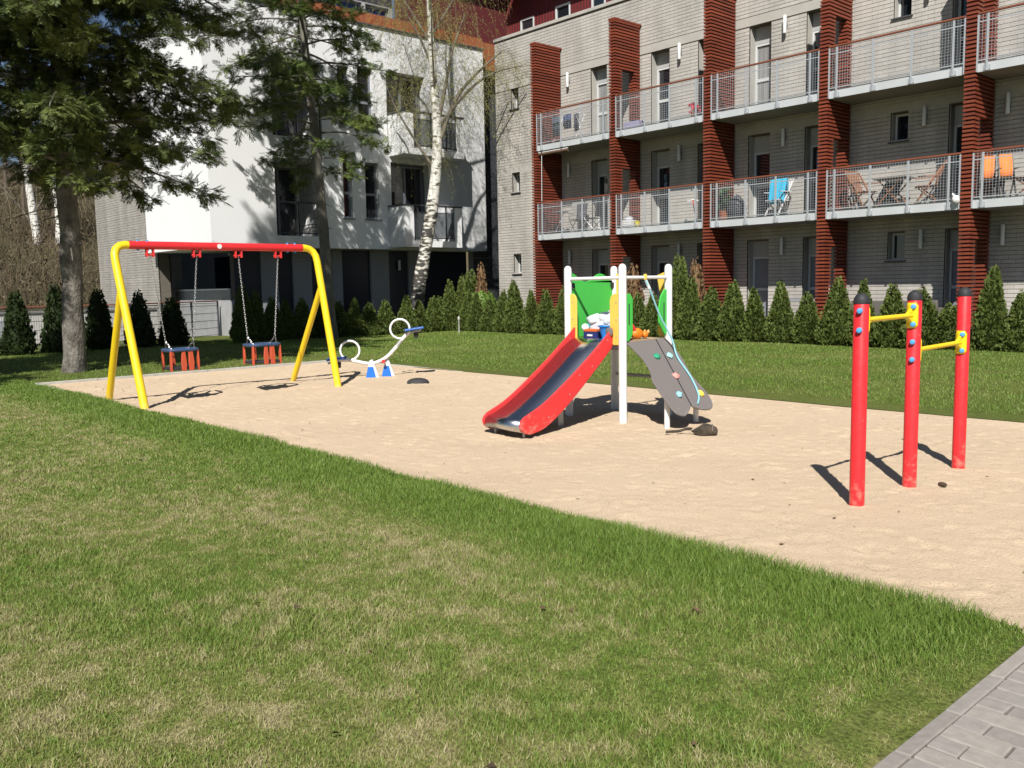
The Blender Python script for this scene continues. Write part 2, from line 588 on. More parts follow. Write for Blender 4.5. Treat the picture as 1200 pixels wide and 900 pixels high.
def near_edge(x, y):
    e = np.clip((y - 3.15 + 0.3 * fan_noise(x, y, 0.8, 21)) / 0.7, 0, 1)
    return 0.68 + 0.92 * e * np.clip((-1.2 - x) / .3, 0, 1)
bl = [blades(3900000, -24, X_R - 0.03, -4.5, Y_N + 0.10, lambda d: np.clip((3.4 / d) ** 1.25, 0, 1), 0.020, 0.044, 0.0017, near_edge),
      blades(300000, -26.5, -1.0, Y_F - 0.05, 19.0, lambda d: np.clip((9 / d) ** 1.1, 0, 1), 0.022, 0.045, 0.0021),
      blades(50000, -26.5, X_L - 0.07, -3, Y_F, lambda d: np.clip((10 / d) ** 1.1, 0, 1), 0.025, 0.06, 0.0021)]
off, VV, QQ = 0, [], []
for V, T in bl:
    VV.append(V); QQ.append(T + off); off += len(V)
GRASS = npmesh('grass', np.concatenate(VV), np.concatenate(QQ), M_BLADE, kind='stuff')
tag(GRASS, 'mown grass, half dry in patches, longer and greener along the sand', 'grass')

# ---- fallen leaves, cone scales and twigs lying about: one mass
def flakes(spots, zf, size):
    vv, tt = [], []
    for (x, y) in spots:
        s_, a = random.uniform(*size), random.uniform(0, 2 * PI)
        z = zf(x, y) + 0.006
        o = len(vv)
        ca, sa = math.cos(a) * s_, math.sin(a) * s_
        q = random.uniform(0.35, 0.8)
        vv += [(x - ca, y - sa, z), (x + sa * q, y - ca * q, z + random.uniform(0, .5) * s_), (x + ca, y + sa, z + random.uniform(0, .3) * s_), (x - sa * q, y + ca * q, z + random.uniform(0.1, .7) * s_)]
        tt += [(o, o + 1, o + 2), (o, o + 2, o + 3)]
    return vv, tt
sp = [(random.uniform(X_L, X_R), random.uniform(Y_N + .1, Y_F - .1)) for _ in range(240)]
sp += [(random.gauss(-14.6, 0.8), random.gauss(4.6, 0.25)) for _ in range(40)]
v1, t1 = flakes(sp, lambda x, y: -0.018, (0.005, 0.017))
sp = [(random.uniform(-20, -1.6), random.uniform(-1, 3.9)) for _ in range(260)] + [(random.gauss(-8.0, .5), random.gauss(1.25, .3)) for _ in range(60)]
v2, t2 = flakes(sp, lambda x, y: 0.036, (0.009, 0.026))
tt = t1 + [tuple(i + len(v1) for i in f) for f in t2]
lit = npmesh('leaf_litter', v1 + v2, tt, mat('dry_leaf', (0.12, 0.075, 0.04), 0.9, island=0.6), kind='stuff')
tag(lit, 'brown leaf and bark scraps strewn over sand and lawn', 'litter')
# ================================================================ BRICK HOUSE WITH RED SLATTED FINS
def brick_mat(name, c1, c2, cm, axis, rowh=0.0953, width=0.30):
    m = bpy.data.materials.new(name)
    m.use_nodes = True
    t = m.node_tree
    b = t.nodes['Principled BSDF']
    b.inputs['Roughness'].default_value = 0.92
    b.inputs['Specular IOR Level'].default_value = 0.2
    g = t.nodes.new('ShaderNodeNewGeometry')
    sx = t.nodes.new('ShaderNodeSeparateXYZ')
    lk(t, g.outputs['Position'], sx.inputs[0])
    cx = t.nodes.new('ShaderNodeCombineXYZ')
    lk(t, sx.outputs[0 if axis == 'x' else 1], cx.inputs[0])
    lk(t, sx.outputs[2], cx.inputs[1])
    br = t.nodes.new('ShaderNodeTexBrick')
    br.inputs['Scale'].default_value = 1.0
    br.inputs['Color1'].default_value = (*c1, 1)
    br.inputs['Color2'].default_value = (*c2, 1)
    br.inputs['Mortar'].default_value = (*cm, 1)
    br.inputs['Mortar Size'].default_value = 0.004
    br.inputs['Mortar Smooth'].default_value = 0.1
    br.inputs['Brick Width'].default_value = width
    br.inputs['Row Height'].default_value = rowh
    lk(t, cx.outputs[0], br.inputs['Vector'])
    n = t.nodes.new('ShaderNodeTexNoise')
    n.inputs['Scale'].default_value = 1.2
    n.inputs['Detail'].default_value = 6
    mp = t.nodes.new('ShaderNodeMapping')
    mp.inputs['Scale'].default_value = (1.6, 1.6, 0.35)
    lk(t, g.outputs['Position'], mp.inputs['Vector'])
    lk(t, mp.outputs[0], n.inputs['Vector'])
    r = t.nodes.new('ShaderNodeMapRange')
    r.inputs[1].default_value, r.inputs[2].default_value, r.inputs[3].default_value, r.inputs[4].default_value = 0.3, 0.7, 0.80, 1.1
    lk(t, n.outputs[0], r.inputs[0])
    mx = t.nodes.new('ShaderNodeMix')
    mx.data_type = 'RGBA'
    mx.blend_type = 'MULTIPLY'
    mx.inputs[0].default_value = 1.0
    lk(t, br.outputs[0], mx.inputs[6])
    lk(t, r.outputs[0], mx.inputs[7])
    lk(t, mx.outputs[2], b.inputs['Base Color'])
    n2 = t.nodes.new('ShaderNodeTexNoise')
    n2.inputs['Scale'].default_value = 60
    lk(t, g.outputs['Position'], n2.inputs['Vector'])
    bp = t.nodes.new('ShaderNodeBump')
    bp.inputs['Strength'].default_value = 0.25
    bp.inputs['Distance'].default_value = 0.006
    lk(t, n2.outputs[0], bp.inputs['Height'])
    lk(t, bp.outputs[0], b.inputs['Normal'])
    return m

M_BRICK = brick_mat('sand_lime_brick', (0.50, 0.47, 0.425), (0.445, 0.415, 0.375), (0.26, 0.24, 0.21), 'x')
M_MORTAR = mat('mortar', (0.15, 0.13, 0.105), 0.95, var=(8, 0.4))
M_BAND = mat('lintel_band', (0.46, 0.435, 0.39), 0.9, var=(2.5, 0.35))
M_SLAT = mat('red_slat_wood', (0.25, 0.054, 0.024), 0.55, var=(1.1, 0.85), col2=(0.12, 0.028, 0.017), island=0.22, spec=0.4, stretch=(1, 1, 8))
M_FINCORE = mat('fin_core', (0.055, 0.016, 0.012), 0.9)
M_GALV = mat('galvanised_steel', (0.52, 0.54, 0.56), 0.42, 0.35, var=(7, 0.4), col2=(0.40, 0.42, 0.44))
M_EDGE = mat('galvanised_edge_channel', (0.66, 0.68, 0.69), 0.45, 0.25, var=(2.5, 0.35), col2=(0.46, 0.48, 0.48))
M_RAIL = mat('brown_handrail', (0.24, 0.075, 0.04), 0.5, var=(3, 0.4))
M_CONC = mat('balcony_concrete', (0.27, 0.26, 0.24), 0.9, var=(1.5, 0.4), bump=(30, 0.2, 0.004))
M_FRAME = mat('window_frame_pale', (0.60, 0.61, 0.60), 0.45)
M_FRAMEG = mat('window_frame_grey', (0.20, 0.215, 0.24), 0.45)
M_GLASS = mat('window_glass', (0.012, 0.015, 0.02), 0.04, spec=0.9, coat=0.3)
M_CURT = mat('curtain', (0.55, 0.55, 0.53), 0.9, var=(14, 0.5), stretch=(1, 1, 0.05))
M_SHUT = mat('shutter_panel', (0.43, 0.43, 0.42), 0.6, var=(2, 0.2))
M_SHUT2 = mat('shutter_grey', (0.24, 0.25, 0.28), 0.6, var=(2, 0.2))
M_LAMP = mat('lamp_white', (0.72, 0.72, 0.70), 0.4)
M_SILL = mat('dark_sill', (0.07, 0.07, 0.075), 0.5)
M_PENT = mat('dark_red_cladding', (0.105, 0.018, 0.02), 0.6, var=(2, 0.4), stretch=(9, 9, 0.3))
M_FASCIA = mat('fascia_red', (0.30, 0.035, 0.025), 0.5)
M_CGLASS = mat('curtained_glass', (0.34, 0.34, 0.33), 0.3, var=(16, 0.8), col2=(0.10, 0.105, 0.11), coat=1.0, stretch=(1, 1, 0.04))
M_FLOOR = mat('balcony_floor', (0.12, 0.115, 0.11), 0.85)

WY, BY = 21.75, 20.56          # wall plane, balcony front plane
ROW = 0.0953
def spans(x0, x1, ops, za, zb):
    """x intervals of a wall strip za..zb that no opening cuts"""
    cuts = sorted((a, b) for a, b, c, d in ops if c < zb - 1e-6 and d > za + 1e-6)
    out, x = [], x0
    for a, b in cuts:
        if a > x: out.append((x, min(a, x1)))
        x = max(x, b)
    if x < x1: out.append((x, x1))
    return out

def brick_wall(parent, x0, x1, z0, z1, ops, put, m_brick, bands=(), depth=0.42):
    """put(x0, x1, d0, d1, z0, z1) -> box args; d counts inward from the face"""
    core, crs, bnd = MB(), MB(), MB()
    zs = sorted({z0, z1, *[o[2] for o in ops if z0 < o[2] < z1], *[o[3] for o in ops if z0 < o[3] < z1]})
    for za, zb in zip(zs, zs[1:]):
        for a, b in spans(x0, x1, ops, za, zb):
            core.box(*put(a, b, 0.016, depth, za, zb))
    k = math.ceil(z0 / ROW)
    while (k + 1) * ROW <= z1 + 0.02:
        za, zb = k * ROW + 0.0055, (k + 1) * ROW - 0.0055
        mid = (za + zb) / 2
        if not any(p < mid < q for p, q in bands):
            for a, b in spans(x0, x1, ops, mid - 0.001, mid + 0.001):
                crs.box(*put(a, b, random.uniform(-.002, .002), 0.05, za, zb))
        k += 1
    for p, q in bands:
        for a, b in spans(x0, x1, ops, p, q): bnd.box(*put(a, b, 0.001, 0.05, p, q))
    w = core.build('wall', M_MORTAR, parent)
    c = crs.build('brick_course', m_brick, w, kind='stuff')
    if bands: bnd.build('lintel_band', M_BAND, w)
    return w

brick_house = thing('apartment_house', 'pale brick apartment house with red slatted fins and steel mesh balconies', 'building', (-16, WY, 0))
FIN_L = [-21.47 + 3.376 * k for k in range(5)]
FW = 0.235
FIN_TOP = 9.28
FLOORS = [0.34, 3.18, 6.04]
LEVEL = [('ground', 0.34, 2.64), ('first', 3.18, 5.50), ('second', 6.04, 8.40)]
ops, doors, wins = [], [], []
for lv, (nm, z0, z1) in enumerate(LEVEL):
    for a, b, kind in ((-19.96, -19.26, 'd'), (-17.5, -16.8, 'd'), (-15.79, -15.05, 'd'), (-14.1, -13.42, 'd'), (-12.40, -11.66, 'd'), (-8.75, -8.10, 'd'), (-5.6, -4.9, 'd')):
        ops.append((a, b, z0, z1)); doors.append((a, b, z0, z1, lv))
    for a, b in ((-10.12, -9.69), (-23.78, -23.37)):
        wz0 = z1 - 0.68
        ops.append((a, b, wz0, z1)); wins.append((a, b, wz0, z1, lv))
put_front = lambda a, b, d0, d1, z0, z1: (a, b, WY + d0, WY + d1, z0, z1)
brick_wall(brick_house, -24.58, -1.0, -0.1, 10.16, ops, put_front, M_BRICK, bands=((8.42, 8.66), (5.52, 5.72)))
MB().box(-24.62, -1.0, WY - 0.03, WY + 0.40, 10.163, 10.27).build('coping', M_BAND, brick_house, bevel=0.01)
MB().box(-24.575, -24.25, WY + 0.425, 34, -0.1, 10.1).build('side_wall', M_BRICK, brick_house)
MB().box(-24.2, -1.0, WY + 1.3, WY + 1.5, 0, 10).build('inner_wall', M_FINCORE, brick_house)
MB().box(-24.24, -1.0, WY + 0.43, 34, 10.0, 10.14).build('roof_terrace', M_CONC, brick_house)
for z in FLOORS[1:]: MB().box(-24.2, -1.0, WY + 0.43, WY + 1.29, z - 0.25, z - 0.02).build('floor_slab', M_CONC, brick_house)

def make_door(a, b, z0, z1, lv, shut):
    y = WY + 0.27
    fr = 0.055
    zt = z1 - 0.44                     # shutter box above the leaf
    d = MB().box(a, b, y, y + 0.10, zt, z1 - 0.002).build('door', M_SHUT, brick_house)
    for p, q in ((a + .002, a + 0.02), (b - 0.02, b - .002)): MB().box(p, q, WY + 0.055, y, z0, z1 - .003).build('reveal', M_BAND, d)
    f = MB().box(a + .02, a + fr + .02, y + .005, y + .09, z0 + .02, zt - .002).box(b - fr - .02, b - .02, y + .005, y + .09, z0 + .02, zt - .002)
    f.box(a + fr + .022, b - fr - .022, y + .005, y + .09, zt - fr, zt - .002).box(a + fr + .022, b - fr - .022, y + .005, y + .09, z0 + .02, z0 + .13)
    f.box(a + fr + .022, b - fr - .022, y + .012, y + .085, z0 + 0.92, z0 + 1.0)
    f.build('frame', M_FRAME, d)
    MB().box(a + fr + .03, b - fr - .03, y + .045, y + .06, z0 + .135, zt - fr - .005).build('pane', M_SHUT2 if shut else (M_CGLASS if (lv, round(a)) in ((2, -14), (1, -17), (2, -20), (0, -17)) else M_GLASS), d)
    MB().box(a - .02, b + .02, WY - .03, y + .1, z0 - .03, z0 + .018).build('threshold', M_SILL, d)
for i, (a, b, z0, z1, lv) in enumerate(doors): make_door(a, b, z0, z1, lv, lv == 0 and a > -14.5)

for a, b, z0, z1, lv in wins:
    y = WY + 0.24
    w = MB()
    for q in ((a, a + .06, z0, z1), (b - .06, b, z0, z1), (a + .06, b - .06, z1 - .06, z1), (a + .06, b - .06, z0, z0 + .07)):
        w.box(q[0] + .001, q[1] - .001, y, y + .07, q[2] + .001, q[3] - .001)
    wo_ = w.build('window', M_FRAME, brick_house)
    MB().box(a + .06, b - .06, y + .03, y + .045, z0 + .07, z1 - .06).build('pane', M_GLASS, wo_)
    MB().box(a - .04, b + .04, WY - .045, y - .002, z0 - .035, z0 - .002).build('sill', M_SILL, wo_)
    for p, q in ((a + .002, a + .016), (b - .016, b - .002)): MB().box(p, q, WY + .055, y, z0, z1 - .002).build('reveal', M_BAND, wo_)

# wall lamps: a white tube on a small bracket
lamp0 = None
for lv, (nm, z0, z1) in enumerate(LEVEL):
    for u_ in (-20.9, -16.38, -12.97, -9.27, -7.46):
        z = z1 - 0.42
        l = MB().lathe([(0.0, 0), (0.045, 0.004), (0.048, 0.02), (0.048, 0.44), (0.04, 0.458), (0, 0.462)], (u_, WY - 0.10, z), 14).build('wall_lamp', M_LAMP, brick_house)
        MB().box(u_ - .03, u_ + .03, WY - .055, WY + .004, z + .18, z + .28).build('bracket', M_FRAMEG, l)

# ---- slatted fins
PITCHZ, SH = 0.0875, 0.051
mesh_cache = {}
for k, xl in enumerate(FIN_L):
    openings = [] if k in (0, 2) else [(z0 + (0 if lv else .0), z0 + (1.82 if lv else 2.0)) for lv, (nm, z0, z1) in enumerate(LEVEL)]
    core = MB()
    zz = [0.0] + [v_ for o in openings for v_ in o] + [FIN_TOP - .03]
    yb0, yb1 = BY - 0.04 + 0.05, WY - 0.02
    prev = 0.0
    for o0, o1 in openings:
        core.box(xl + .05, xl + FW - .05, yb0, yb1, prev, o0)
        core.box(xl + .05, xl + FW - .05, yb0, yb0 + 0.27, o0, o1)
        core.box(xl + .05, xl + FW - .05, yb0 + 0.88, yb1, o0, o1)
        prev = o1
    core.box(xl + .05, xl + FW - .05, yb0, yb1, prev, FIN_TOP - .03)
    fin = core.build('slatted_fin', M_FINCORE, brick_house)
    MB().box(xl - .008, xl + FW + .008, BY - 0.05, WY - .002, FIN_TOP - .03, FIN_TOP + .02).build('cap', M_SLAT, fin)
    MB().box(xl + .003, xl + FW - .003, BY - 0.03, WY - .01, -0.1, 0.22).build('plinth', M_CONC, fin)
    joined = MB()
    z = 0.26
    while z + SH < FIN_TOP - .03:
        op = any(o0 - .01 < z + SH / 2 < o1 + .01 for o0, o1 in openings)
        y0 = BY - 0.04
        if k >= 3:
            for c0, c1 in (((0, .33), (.90, 1.15)) if op else ((0, 1.15),)):
                if (c0, c1) not in mesh_cache:
                    s_ = MB().box(0, FW, c0, c1, 0, SH).build('slat', M_SLAT, fin)
                    s_.data.transform(Matrix.Translation(brick_house.location))   # placed by the object's own location below
                    mesh_cache[c0, c1] = s_
                else:
                    s_ = dup(mesh_cache[c0, c1], fin)
                s_.location = (xl - brick_house.location.x + random.uniform(-.0015, .0015), y0 - brick_house.location.y + random.uniform(-.002, .002), z + random.uniform(-.003, .003))
        else:
            if op:
                joined.box(xl, xl + FW, y0, y0 + .33, z, z + SH).box(xl, xl + FW, y0 + .90, y0 + 1.15, z, z + SH)
            else: joined.box(xl, xl + FW, y0, y0 + 1.15, z, z + SH)
        z += PITCHZ
    if k < 3: joined.build('slats', M_SLAT, fin, kind='stuff')

# ---- balconies with wire mesh railings
BW = 3.376 - FW                         # bay width
proto = None
def make_balcony(xs, zb):
    """slab bottom zb, bay start xs"""
    x0, x1 = xs + .004, xs + BW - .004
    bal = MB().box(x0, x1, BY + 0.02, WY + .008, zb, zb + 0.17).build('balcony', M_CONC, brick_house)
    MB().box(x0, x1, BY + .0, BY + 0.018, zb + .0, zb + 0.20).build('edge_channel', M_EDGE, bal)
    MB().box(x0 + .01, x1 - .01, BY + .03, WY - .002, zb + .172, zb + 0.185).build('deck', M_FLOOR, bal)
    zt = zb + 1.20
    for dx, w in ((0.015, .03), (0.21, .045), (1.10, .045), (1.99, .045), (2.89, .045), (BW - .018, .03)):
        p = MB().box(xs + dx - w / 2, xs + dx + w / 2, BY - .035, BY - .012, zb + .005, zt - .02)
        if w > .04: p.box(xs + dx - .07, xs + dx + .07, BY - .012, BY - .001, zb + .02, zb + .13)
        p.build('railing_post', M_GALV, bal)
    MB().box(x0, x1, BY - .045, BY + .015, zt - .018, zt + .022).build('handrail', M_RAIL, bal, bevel=.006, seg=1)
    fr = MB()
    for z in (zt - .17, zb + .235): fr.box(x0 + .03, x1 - .03, BY - .034, BY - .022, z - .012, z + .012)
    fr.build('rail_bar', M_GALV, bal)
    wm = MB()
    r = .0023
    n = int((BW - .08) / .0625)
    for i in range(n + 1):
        x = x0 + .035 + i * (BW - .08) / n
        wm.box(x - r, x + r, BY - .030, BY - .025, zb + .205, zt - .03)
    z = zb + .22
    while z < zt - .04:
        wm.box(x0 + .03, x1 - .03, BY - .0245, BY - .020, z - r, z + r)
        z += .0625
    wm.build('wire_mesh', M_GALV, bal)
    return bal
for lv in (3.0, 5.86):
    for k in range(5): make_balcony(FIN_L[k] + FW, lv)

# ground terraces: low slab in front of the ground floor doors
MB().box(-21.2, -1.5, BY - 0.25, WY - .02, -0.1, 0.30).build('terrace_slab', M_CONC, brick_house)

# ---- set-back dark red top storey and its eaves
PY, PX = 25.6, -28.15
pw = [(-27.3, -26.5, 11.55, 12.25), (-25.3, -24.5, 11.60, 12.30), (-23.4, -22.7, 10.3, 12.35), (-20.2, -19.3, 11.4, 12.3), (-17.5, -16.7, 10.3, 12.3)]
pm = MB()
zs = sorted({10.0, 13.2, *[p[2] for p in pw], *[p[3] for p in pw]})
for za, zb in zip(zs, zs[1:]):
    for a, b in spans(PX, -1.0, pw, za, zb): pm.box(a, b, PY, PY + .2, za, zb)
pent = pm.build('top_storey', M_PENT, brick_house)
brd = MB()
x = PX + .1
while x < -14:
    if not any(a - .05 < x < b + .05 for a, b, c, d in pw): brd.box(x, x + .012, PY - .012, PY - .001, 10.2, 13.1)
    x += 0.16
brd.build('cladding_joint', M_FASCIA, pent, kind='stuff')
for a, b, c, d in pw:
    f = MB()
    for q in ((a, a + .07, c, d), (b - .07, b, c, d), (a + .07, b - .07, d - .07, d), (a + .07, b - .07, c, c + .12)):
        f.box(q[0], q[1], PY - .02, PY + .08, q[2], q[3])
    wn = f.build('window', M_FRAME, brick_house)
    MB().box(a + .07, b - .07, PY + .03, PY + .045, c + .12, d - .07).build('pane', M_GLASS, wn)
MB().box(PX + .6, -1.0, PY - .75, 36, 13.2, 13.42).build('roof', M_FASCIA, brick_house)
# ================================================================ WHITE RENDERED HOUSE (faces +X)
M_WHITE = mat('white_render', (0.79, 0.79, 0.785), 0.9, var=(0.7, 0.25), col2=(0.70, 0.70, 0.69), bump=(90, 0.12, 0.003), detail=6)
M_ORANGE = mat('orange_wood_cladding', (0.36, 0.115, 0.045), 0.6, var=(2.2, 0.75), col2=(0.22, 0.06, 0.025), stretch=(4, 4, 0.25), island=0.15)
M_TILE = mat('anthracite_tile', (0.060, 0.066, 0.074), 0.28, var=(1.5, 0.5), col2=(0.085, 0.09, 0.098))
M_GROUT = mat('tile_grout', (0.36, 0.37, 0.38), 0.9)
M_NAVY = mat('navy_panel', (0.016, 0.022, 0.040), 0.35, var=(0.8, 0.4))
M_GREYR = mat('grey_render', (0.30, 0.31, 0.33), 0.9, var=(0.8, 0.3))
M_BRICKG = brick_mat('grey_brick', (0.40, 0.375, 0.34), (0.345, 0.32, 0.285), (0.2, 0.19, 0.17), 'x', 0.08, 0.25)
M_DKRAIL = mat('dark_railing', (0.05, 0.055, 0.065), 0.45, 0.4)
M_RGLASS = mat('railing_glass', (0.25, 0.28, 0.30), 0.08, spec=0.7)
M_RGLASS.node_tree.nodes['Principled BSDF'].inputs['Transmission Weight'].default_value = 0.85
M_LBRICK = mat('pale_stone_cladding', (0.40, 0.40, 0.40), 0.9, var=(3, 0.5))

BX = -27.0
white_house = thing('white_house', 'white rendered house with orange timber top band and dark tiled base', 'building', (BX, 17, 0))
WZ0, WZ1 = 2.93, 10.64
logg = [(14.20, 15.95, 3.32, 5.85), (14.20, 16.05, 6.55, 9.05)]
wn_s = [(16.78, 17.14, 3.98, 5.95), (17.68, 18.24, 3.98, 5.95), (16.70, 17.15, 7.10, 9.12), (17.50, 18.12, 7.10, 9.18)]
bdr = [(18.78, 20.5, 3.30, 6.05), (18.70, 20.40, 6.55, 9.22)]
bops = [(a, b, c, d) for a, b, c, d in logg + wn_s + bdr]
putx = lambda a, b, d0, d1, z0, z1: (BX - d1, BX - d0, a, b, z0, z1)
def plain_wall(name, parent, m, a0, a1, z0, z1, ops_, put, d0=0.0, d1=0.3):
    w = MB()
    zs_ = sorted({z0, z1, *[o[2] for o in ops_ if z0 < o[2] < z1], *[o[3] for o in ops_ if z0 < o[3] < z1]})
    for za, zb in zip(zs_, zs_[1:]):
        for a, b in spans(a0, a1, ops_, za, zb): w.box(*put(a, b, d0, d1, za, zb))
    return w.build(name, m, parent)
plain_wall('wall', white_house, M_WHITE, 11.95, 23.27, WZ0, WZ1, bops, putx)
MB().box(-32.4, BX - .301, 11.95, 12.25, WZ0, WZ1).build('wall', M_WHITE, white_house)
MB().box(-32.4, BX - .302, 12.26, 23.26, WZ0 + .01, WZ0 + .25).build('soffit', M_WHITE, white_house)
MB().box(BX - 4.5, BX - .302, 23.0, 23.27, WZ0 + .26, WZ1).build('wall', M_WHITE, white_house)
MB().box(BX - 5, BX - .302, 12.26, 22.99, WZ1 - .35, WZ1 - .02).build('roof_slab', M_CONC, white_house)
MB().box(BX - 0.34, BX + .06, 11.9, 23.33, WZ1 + .002, WZ1 + .05).build('flashing', M_SILL, white_house)

def recess(a, b, c, d, depth, m):
    r = MB()
    x0, x1 = BX - .301 - depth, BX - .301
    r.box(x0 - .1, x0, a - .3, b + .3, c - .1, d + .1)
    r.box(x0 + .001, x1, a - .3, a - .002, c - .1, d + .1).box(x0 + .001, x1, b + .002, b + .3, c - .1, d + .1)
    r.box(x0 + .001, x1, a, b, d + .002, d + .1).box(x0 + .001, x1, a, b, c - .1, c - .002)
    return r.build('loggia', m, white_house)
def glazing(parent, x, a, b, c, d, mull=True):
    f = MB()
    w = .07
    for q in ((a, a + w, c, d), (b - w, b, c, d), (a + w, b - w, d - w, d), (a + w, b - w, c, c + w)):
        f.box(x - .03, x + .04, q[0], q[1], q[2], q[3])
    if mull: f.box(x - .028, x + .038, (a + b) / 2 - .04, (a + b) / 2 + .04, c + w, d - w)
    else: f.box(x - .028, x + .038, a + w, b - w, c + (d - c) * .42, c + (d - c) * .42 + .09)
    w_ = f.build('window', M_FRAMEG, parent)
    MB().box(x - .005, x + .01, a + w, b - w, c + w, d - w).build('pane', M_GLASS, w_)
    return w_
for a, b, c, d in logg:
    lg = recess(a, b, c, d, 1.3, M_WHITE)
    glazing(white_house, BX - 1.55, a + .2, b - .15, c + .02, d - .1)
    rl = MB().box(BX - .12, BX - .06, a - .05, b + .05, c + 1.08, c + 1.14).build('railing', M_DKRAIL, white_house)
    for k in range(3): MB().box(BX - .115, BX - .075, a + .02 + k * (b - a - .08) / 2, a + .06 + k * (b - a - .08) / 2, c + .001, c + 1.079).build('railing_post', M_DKRAIL, rl)
    MB().box(BX - .11, BX - .08, a + .06, b - .06, c + .08, c + .12).build('rail_bar', M_DKRAIL, rl)
    br = MB()
    y = a + .1
    while y < b - .08:
        br.box(BX - .10, BX - .094, y, y + .006, c + .12, c + 1.08)
        y += .06
    br.build('wire_mesh', M_DKRAIL, rl)
# slatted loggia screen at the left of the lower loggia
for a, b, c, d in wn_s:
    g_ = glazing(white_house, BX - .18, a + .002, b - .002, c + .002, d - .002, mull=False)
    MB().box(BX - .14, BX + .05, a - .06, b + .06, c - .05, c - .004).build('sill', M_FRAMEG, g_)
    MB().box(BX - .6, BX - .5, a - .1, b + .1, c - .1, d + .1).build('curtain', M_CURT, g_)
for k, (a, b, c, d) in enumerate(bdr):
    recess(a, b, c, d, .25, M_GREYR)
    glazing(white_house, BX - .42, a + .05, b - .05, c + .02, d - .05)
    # boxed-out balcony: solid cheeks, open middle with a wire railing
    zb = c - .32
    y0, y1, xo = 18.62 + .1 * k, 21.2 + .2 * k, BX + 1.0
    bal = MB().box(BX + .001, xo, y0, y1, zb, zb + .22).build('balcony', M_WHITE, white_house)
    MB().box(BX + .001, xo, y0, y0 + .12, zb + .221, zb + 1.45).build('cheek', M_WHITE, bal)
    MB().box(xo - .12, xo, y0 + .121, y0 + .40, zb + .221, zb + 1.45).build('cheek', M_WHITE, bal)
    MB().box(xo - .12, xo, y1 - .32, y1, zb + .221, zb + 1.45).build('cheek', M_WHITE, bal)
    MB().box(BX + .001, xo - .121, y1 - .12, y1, zb + .221, zb + 1.45).build('cheek', M_WHITE, bal)
    MB().box(xo - .15, xo + .03, y0 - .03, y1 + .03, zb + 1.452, zb + 1.50).box(BX + .001, xo - .151, y0 - .03, y0 + .15, zb + 1.452, zb + 1.50).build('handrail', M_DKRAIL, bal)
    rp = MB().box(xo - .05, xo - .01, y0 + .41, y1 - .33, zb + .30, zb + .34).box(xo - .05, xo - .01, y0 + .41, y1 - .33, zb + 1.22, zb + 1.25)
    for q in (0.42, 1.15, 1.85): rp.box(xo - .05, xo - .01, y0 + q, y0 + q + .04, zb + .23, zb + 1.45)
    rp.build('railing', M_DKRAIL, bal)
    MB().box(xo - .035, xo - .025, y0 + .47, y1 - .36, zb + .345, zb + 1.215).build('glass', M_RGLASS, bal)

# orange timber band of upright boards on top
band = MB().box(BX - .30, BX - .05, 11.95, 23.25, WZ1 + .052, WZ1 + .42).build('timber_band', M_ORANGE, white_house)
bm_, k = None, 0
y = 11.95
while y < 23.2:
    w = 0.14
    if bm_ is None or True:
        MB().box(BX - .049, BX - .02 + random.uniform(-.006, .006), y + .004, y + w - .004, WZ1 + .055, WZ1 + .43).build('board', M_ORANGE, band)
    y += w
ob = MB().box(BX - .9, BX - .45, 23.29, 26.0, 10.05, WZ1 + .45).build('timber_band', M_ORANGE, white_house)
y = 23.3
while y < 25.8:
    MB().box(BX - .449, BX - .42 + random.uniform(-.006, .006), y + .004, y + .136, 10.052, WZ1 + .45).build('board', M_ORANGE, ob)
    y += .14

# recessed dark tiled wall to the right of the white box
tw = MB().box(BX - 1.2, BX - .92, 23.29, 34, -0.1, 10.045).build('tiled_wall', M_GROUT, white_house)
z = 0.0
first = None
while z < 9.9:
    y = 23.32
    while y < 26.4:
        if first is None:
            b = MB().box(BX - .93, BX - .905, y, y + .282, z, z + .282)
            first = b.build('tile', M_TILE, tw)
            first.data.transform(Matrix.Translation((0, -(y - white_house.location.y), -z)))
            t_ = first
        else: t_ = dup(first, tw)
        t_.location = (0, y - white_house.location.y, z)
        y += .30
    z += .30

# recessed base under the white box: navy and grey panels
base = MB().box(-28.5, -28.22, 13.2, 23.2, -0.1, WZ0).build('base_wall', M_NAVY, white_house)
for a, b in ((14.15, 14.75), (15.33, 16.05), (16.9, 17.3), (18.53, 19.34), (20.25, 20.75)):
    MB().box(-28.22, -28.12, a, b, -0.1, WZ0 - .004).build('base_panel', M_GREYR, white_house)
l = MB().lathe([(0, 0), (.05, .004), (.05, .38), (0, .385)], (-28.1, 19.05 + .75, 2.2), 12).build('wall_lamp', M_LAMP, white_house)
# garage mouth below the left wing
MB().box(-36, -28.6, 16.0, 16.3, -0.1, WZ0).build('garage_back', M_NAVY, white_house)
MB().box(-33.2, -28.6, 13.2, 13.45, -0.1, 1.56).build('garage_parapet', M_LBRICK, white_house)
MB().box(-33.26, -28.6, 13.16, 13.5, 1.562, 1.62).build('garage_coping', M_WHITE, white_house)
MB().box(-34.2, -33.3, 13.1, 13.5, -0.1, 2.9).build('garage_post', M_GREYR, white_house)
MB().box(-34.75, -34.25, 12.9, 13.3, -0.1, WZ0 - .002).build('garage_pier', M_TILE, white_house)
# grey brick wing
brick_wall(white_house, -38.9, -34.8 + 2.3, -0.1, 10.2, [], lambda a, b, d0, d1, z0, z1: (a, b, 12.32 + d0, 12.32 + d1, z0, z1), M_BRICKG)
MB().box(-38.9, -38.6, 12.76, 24, -0.1, 10.2).build('side_wall', M_BRICKG, white_house)
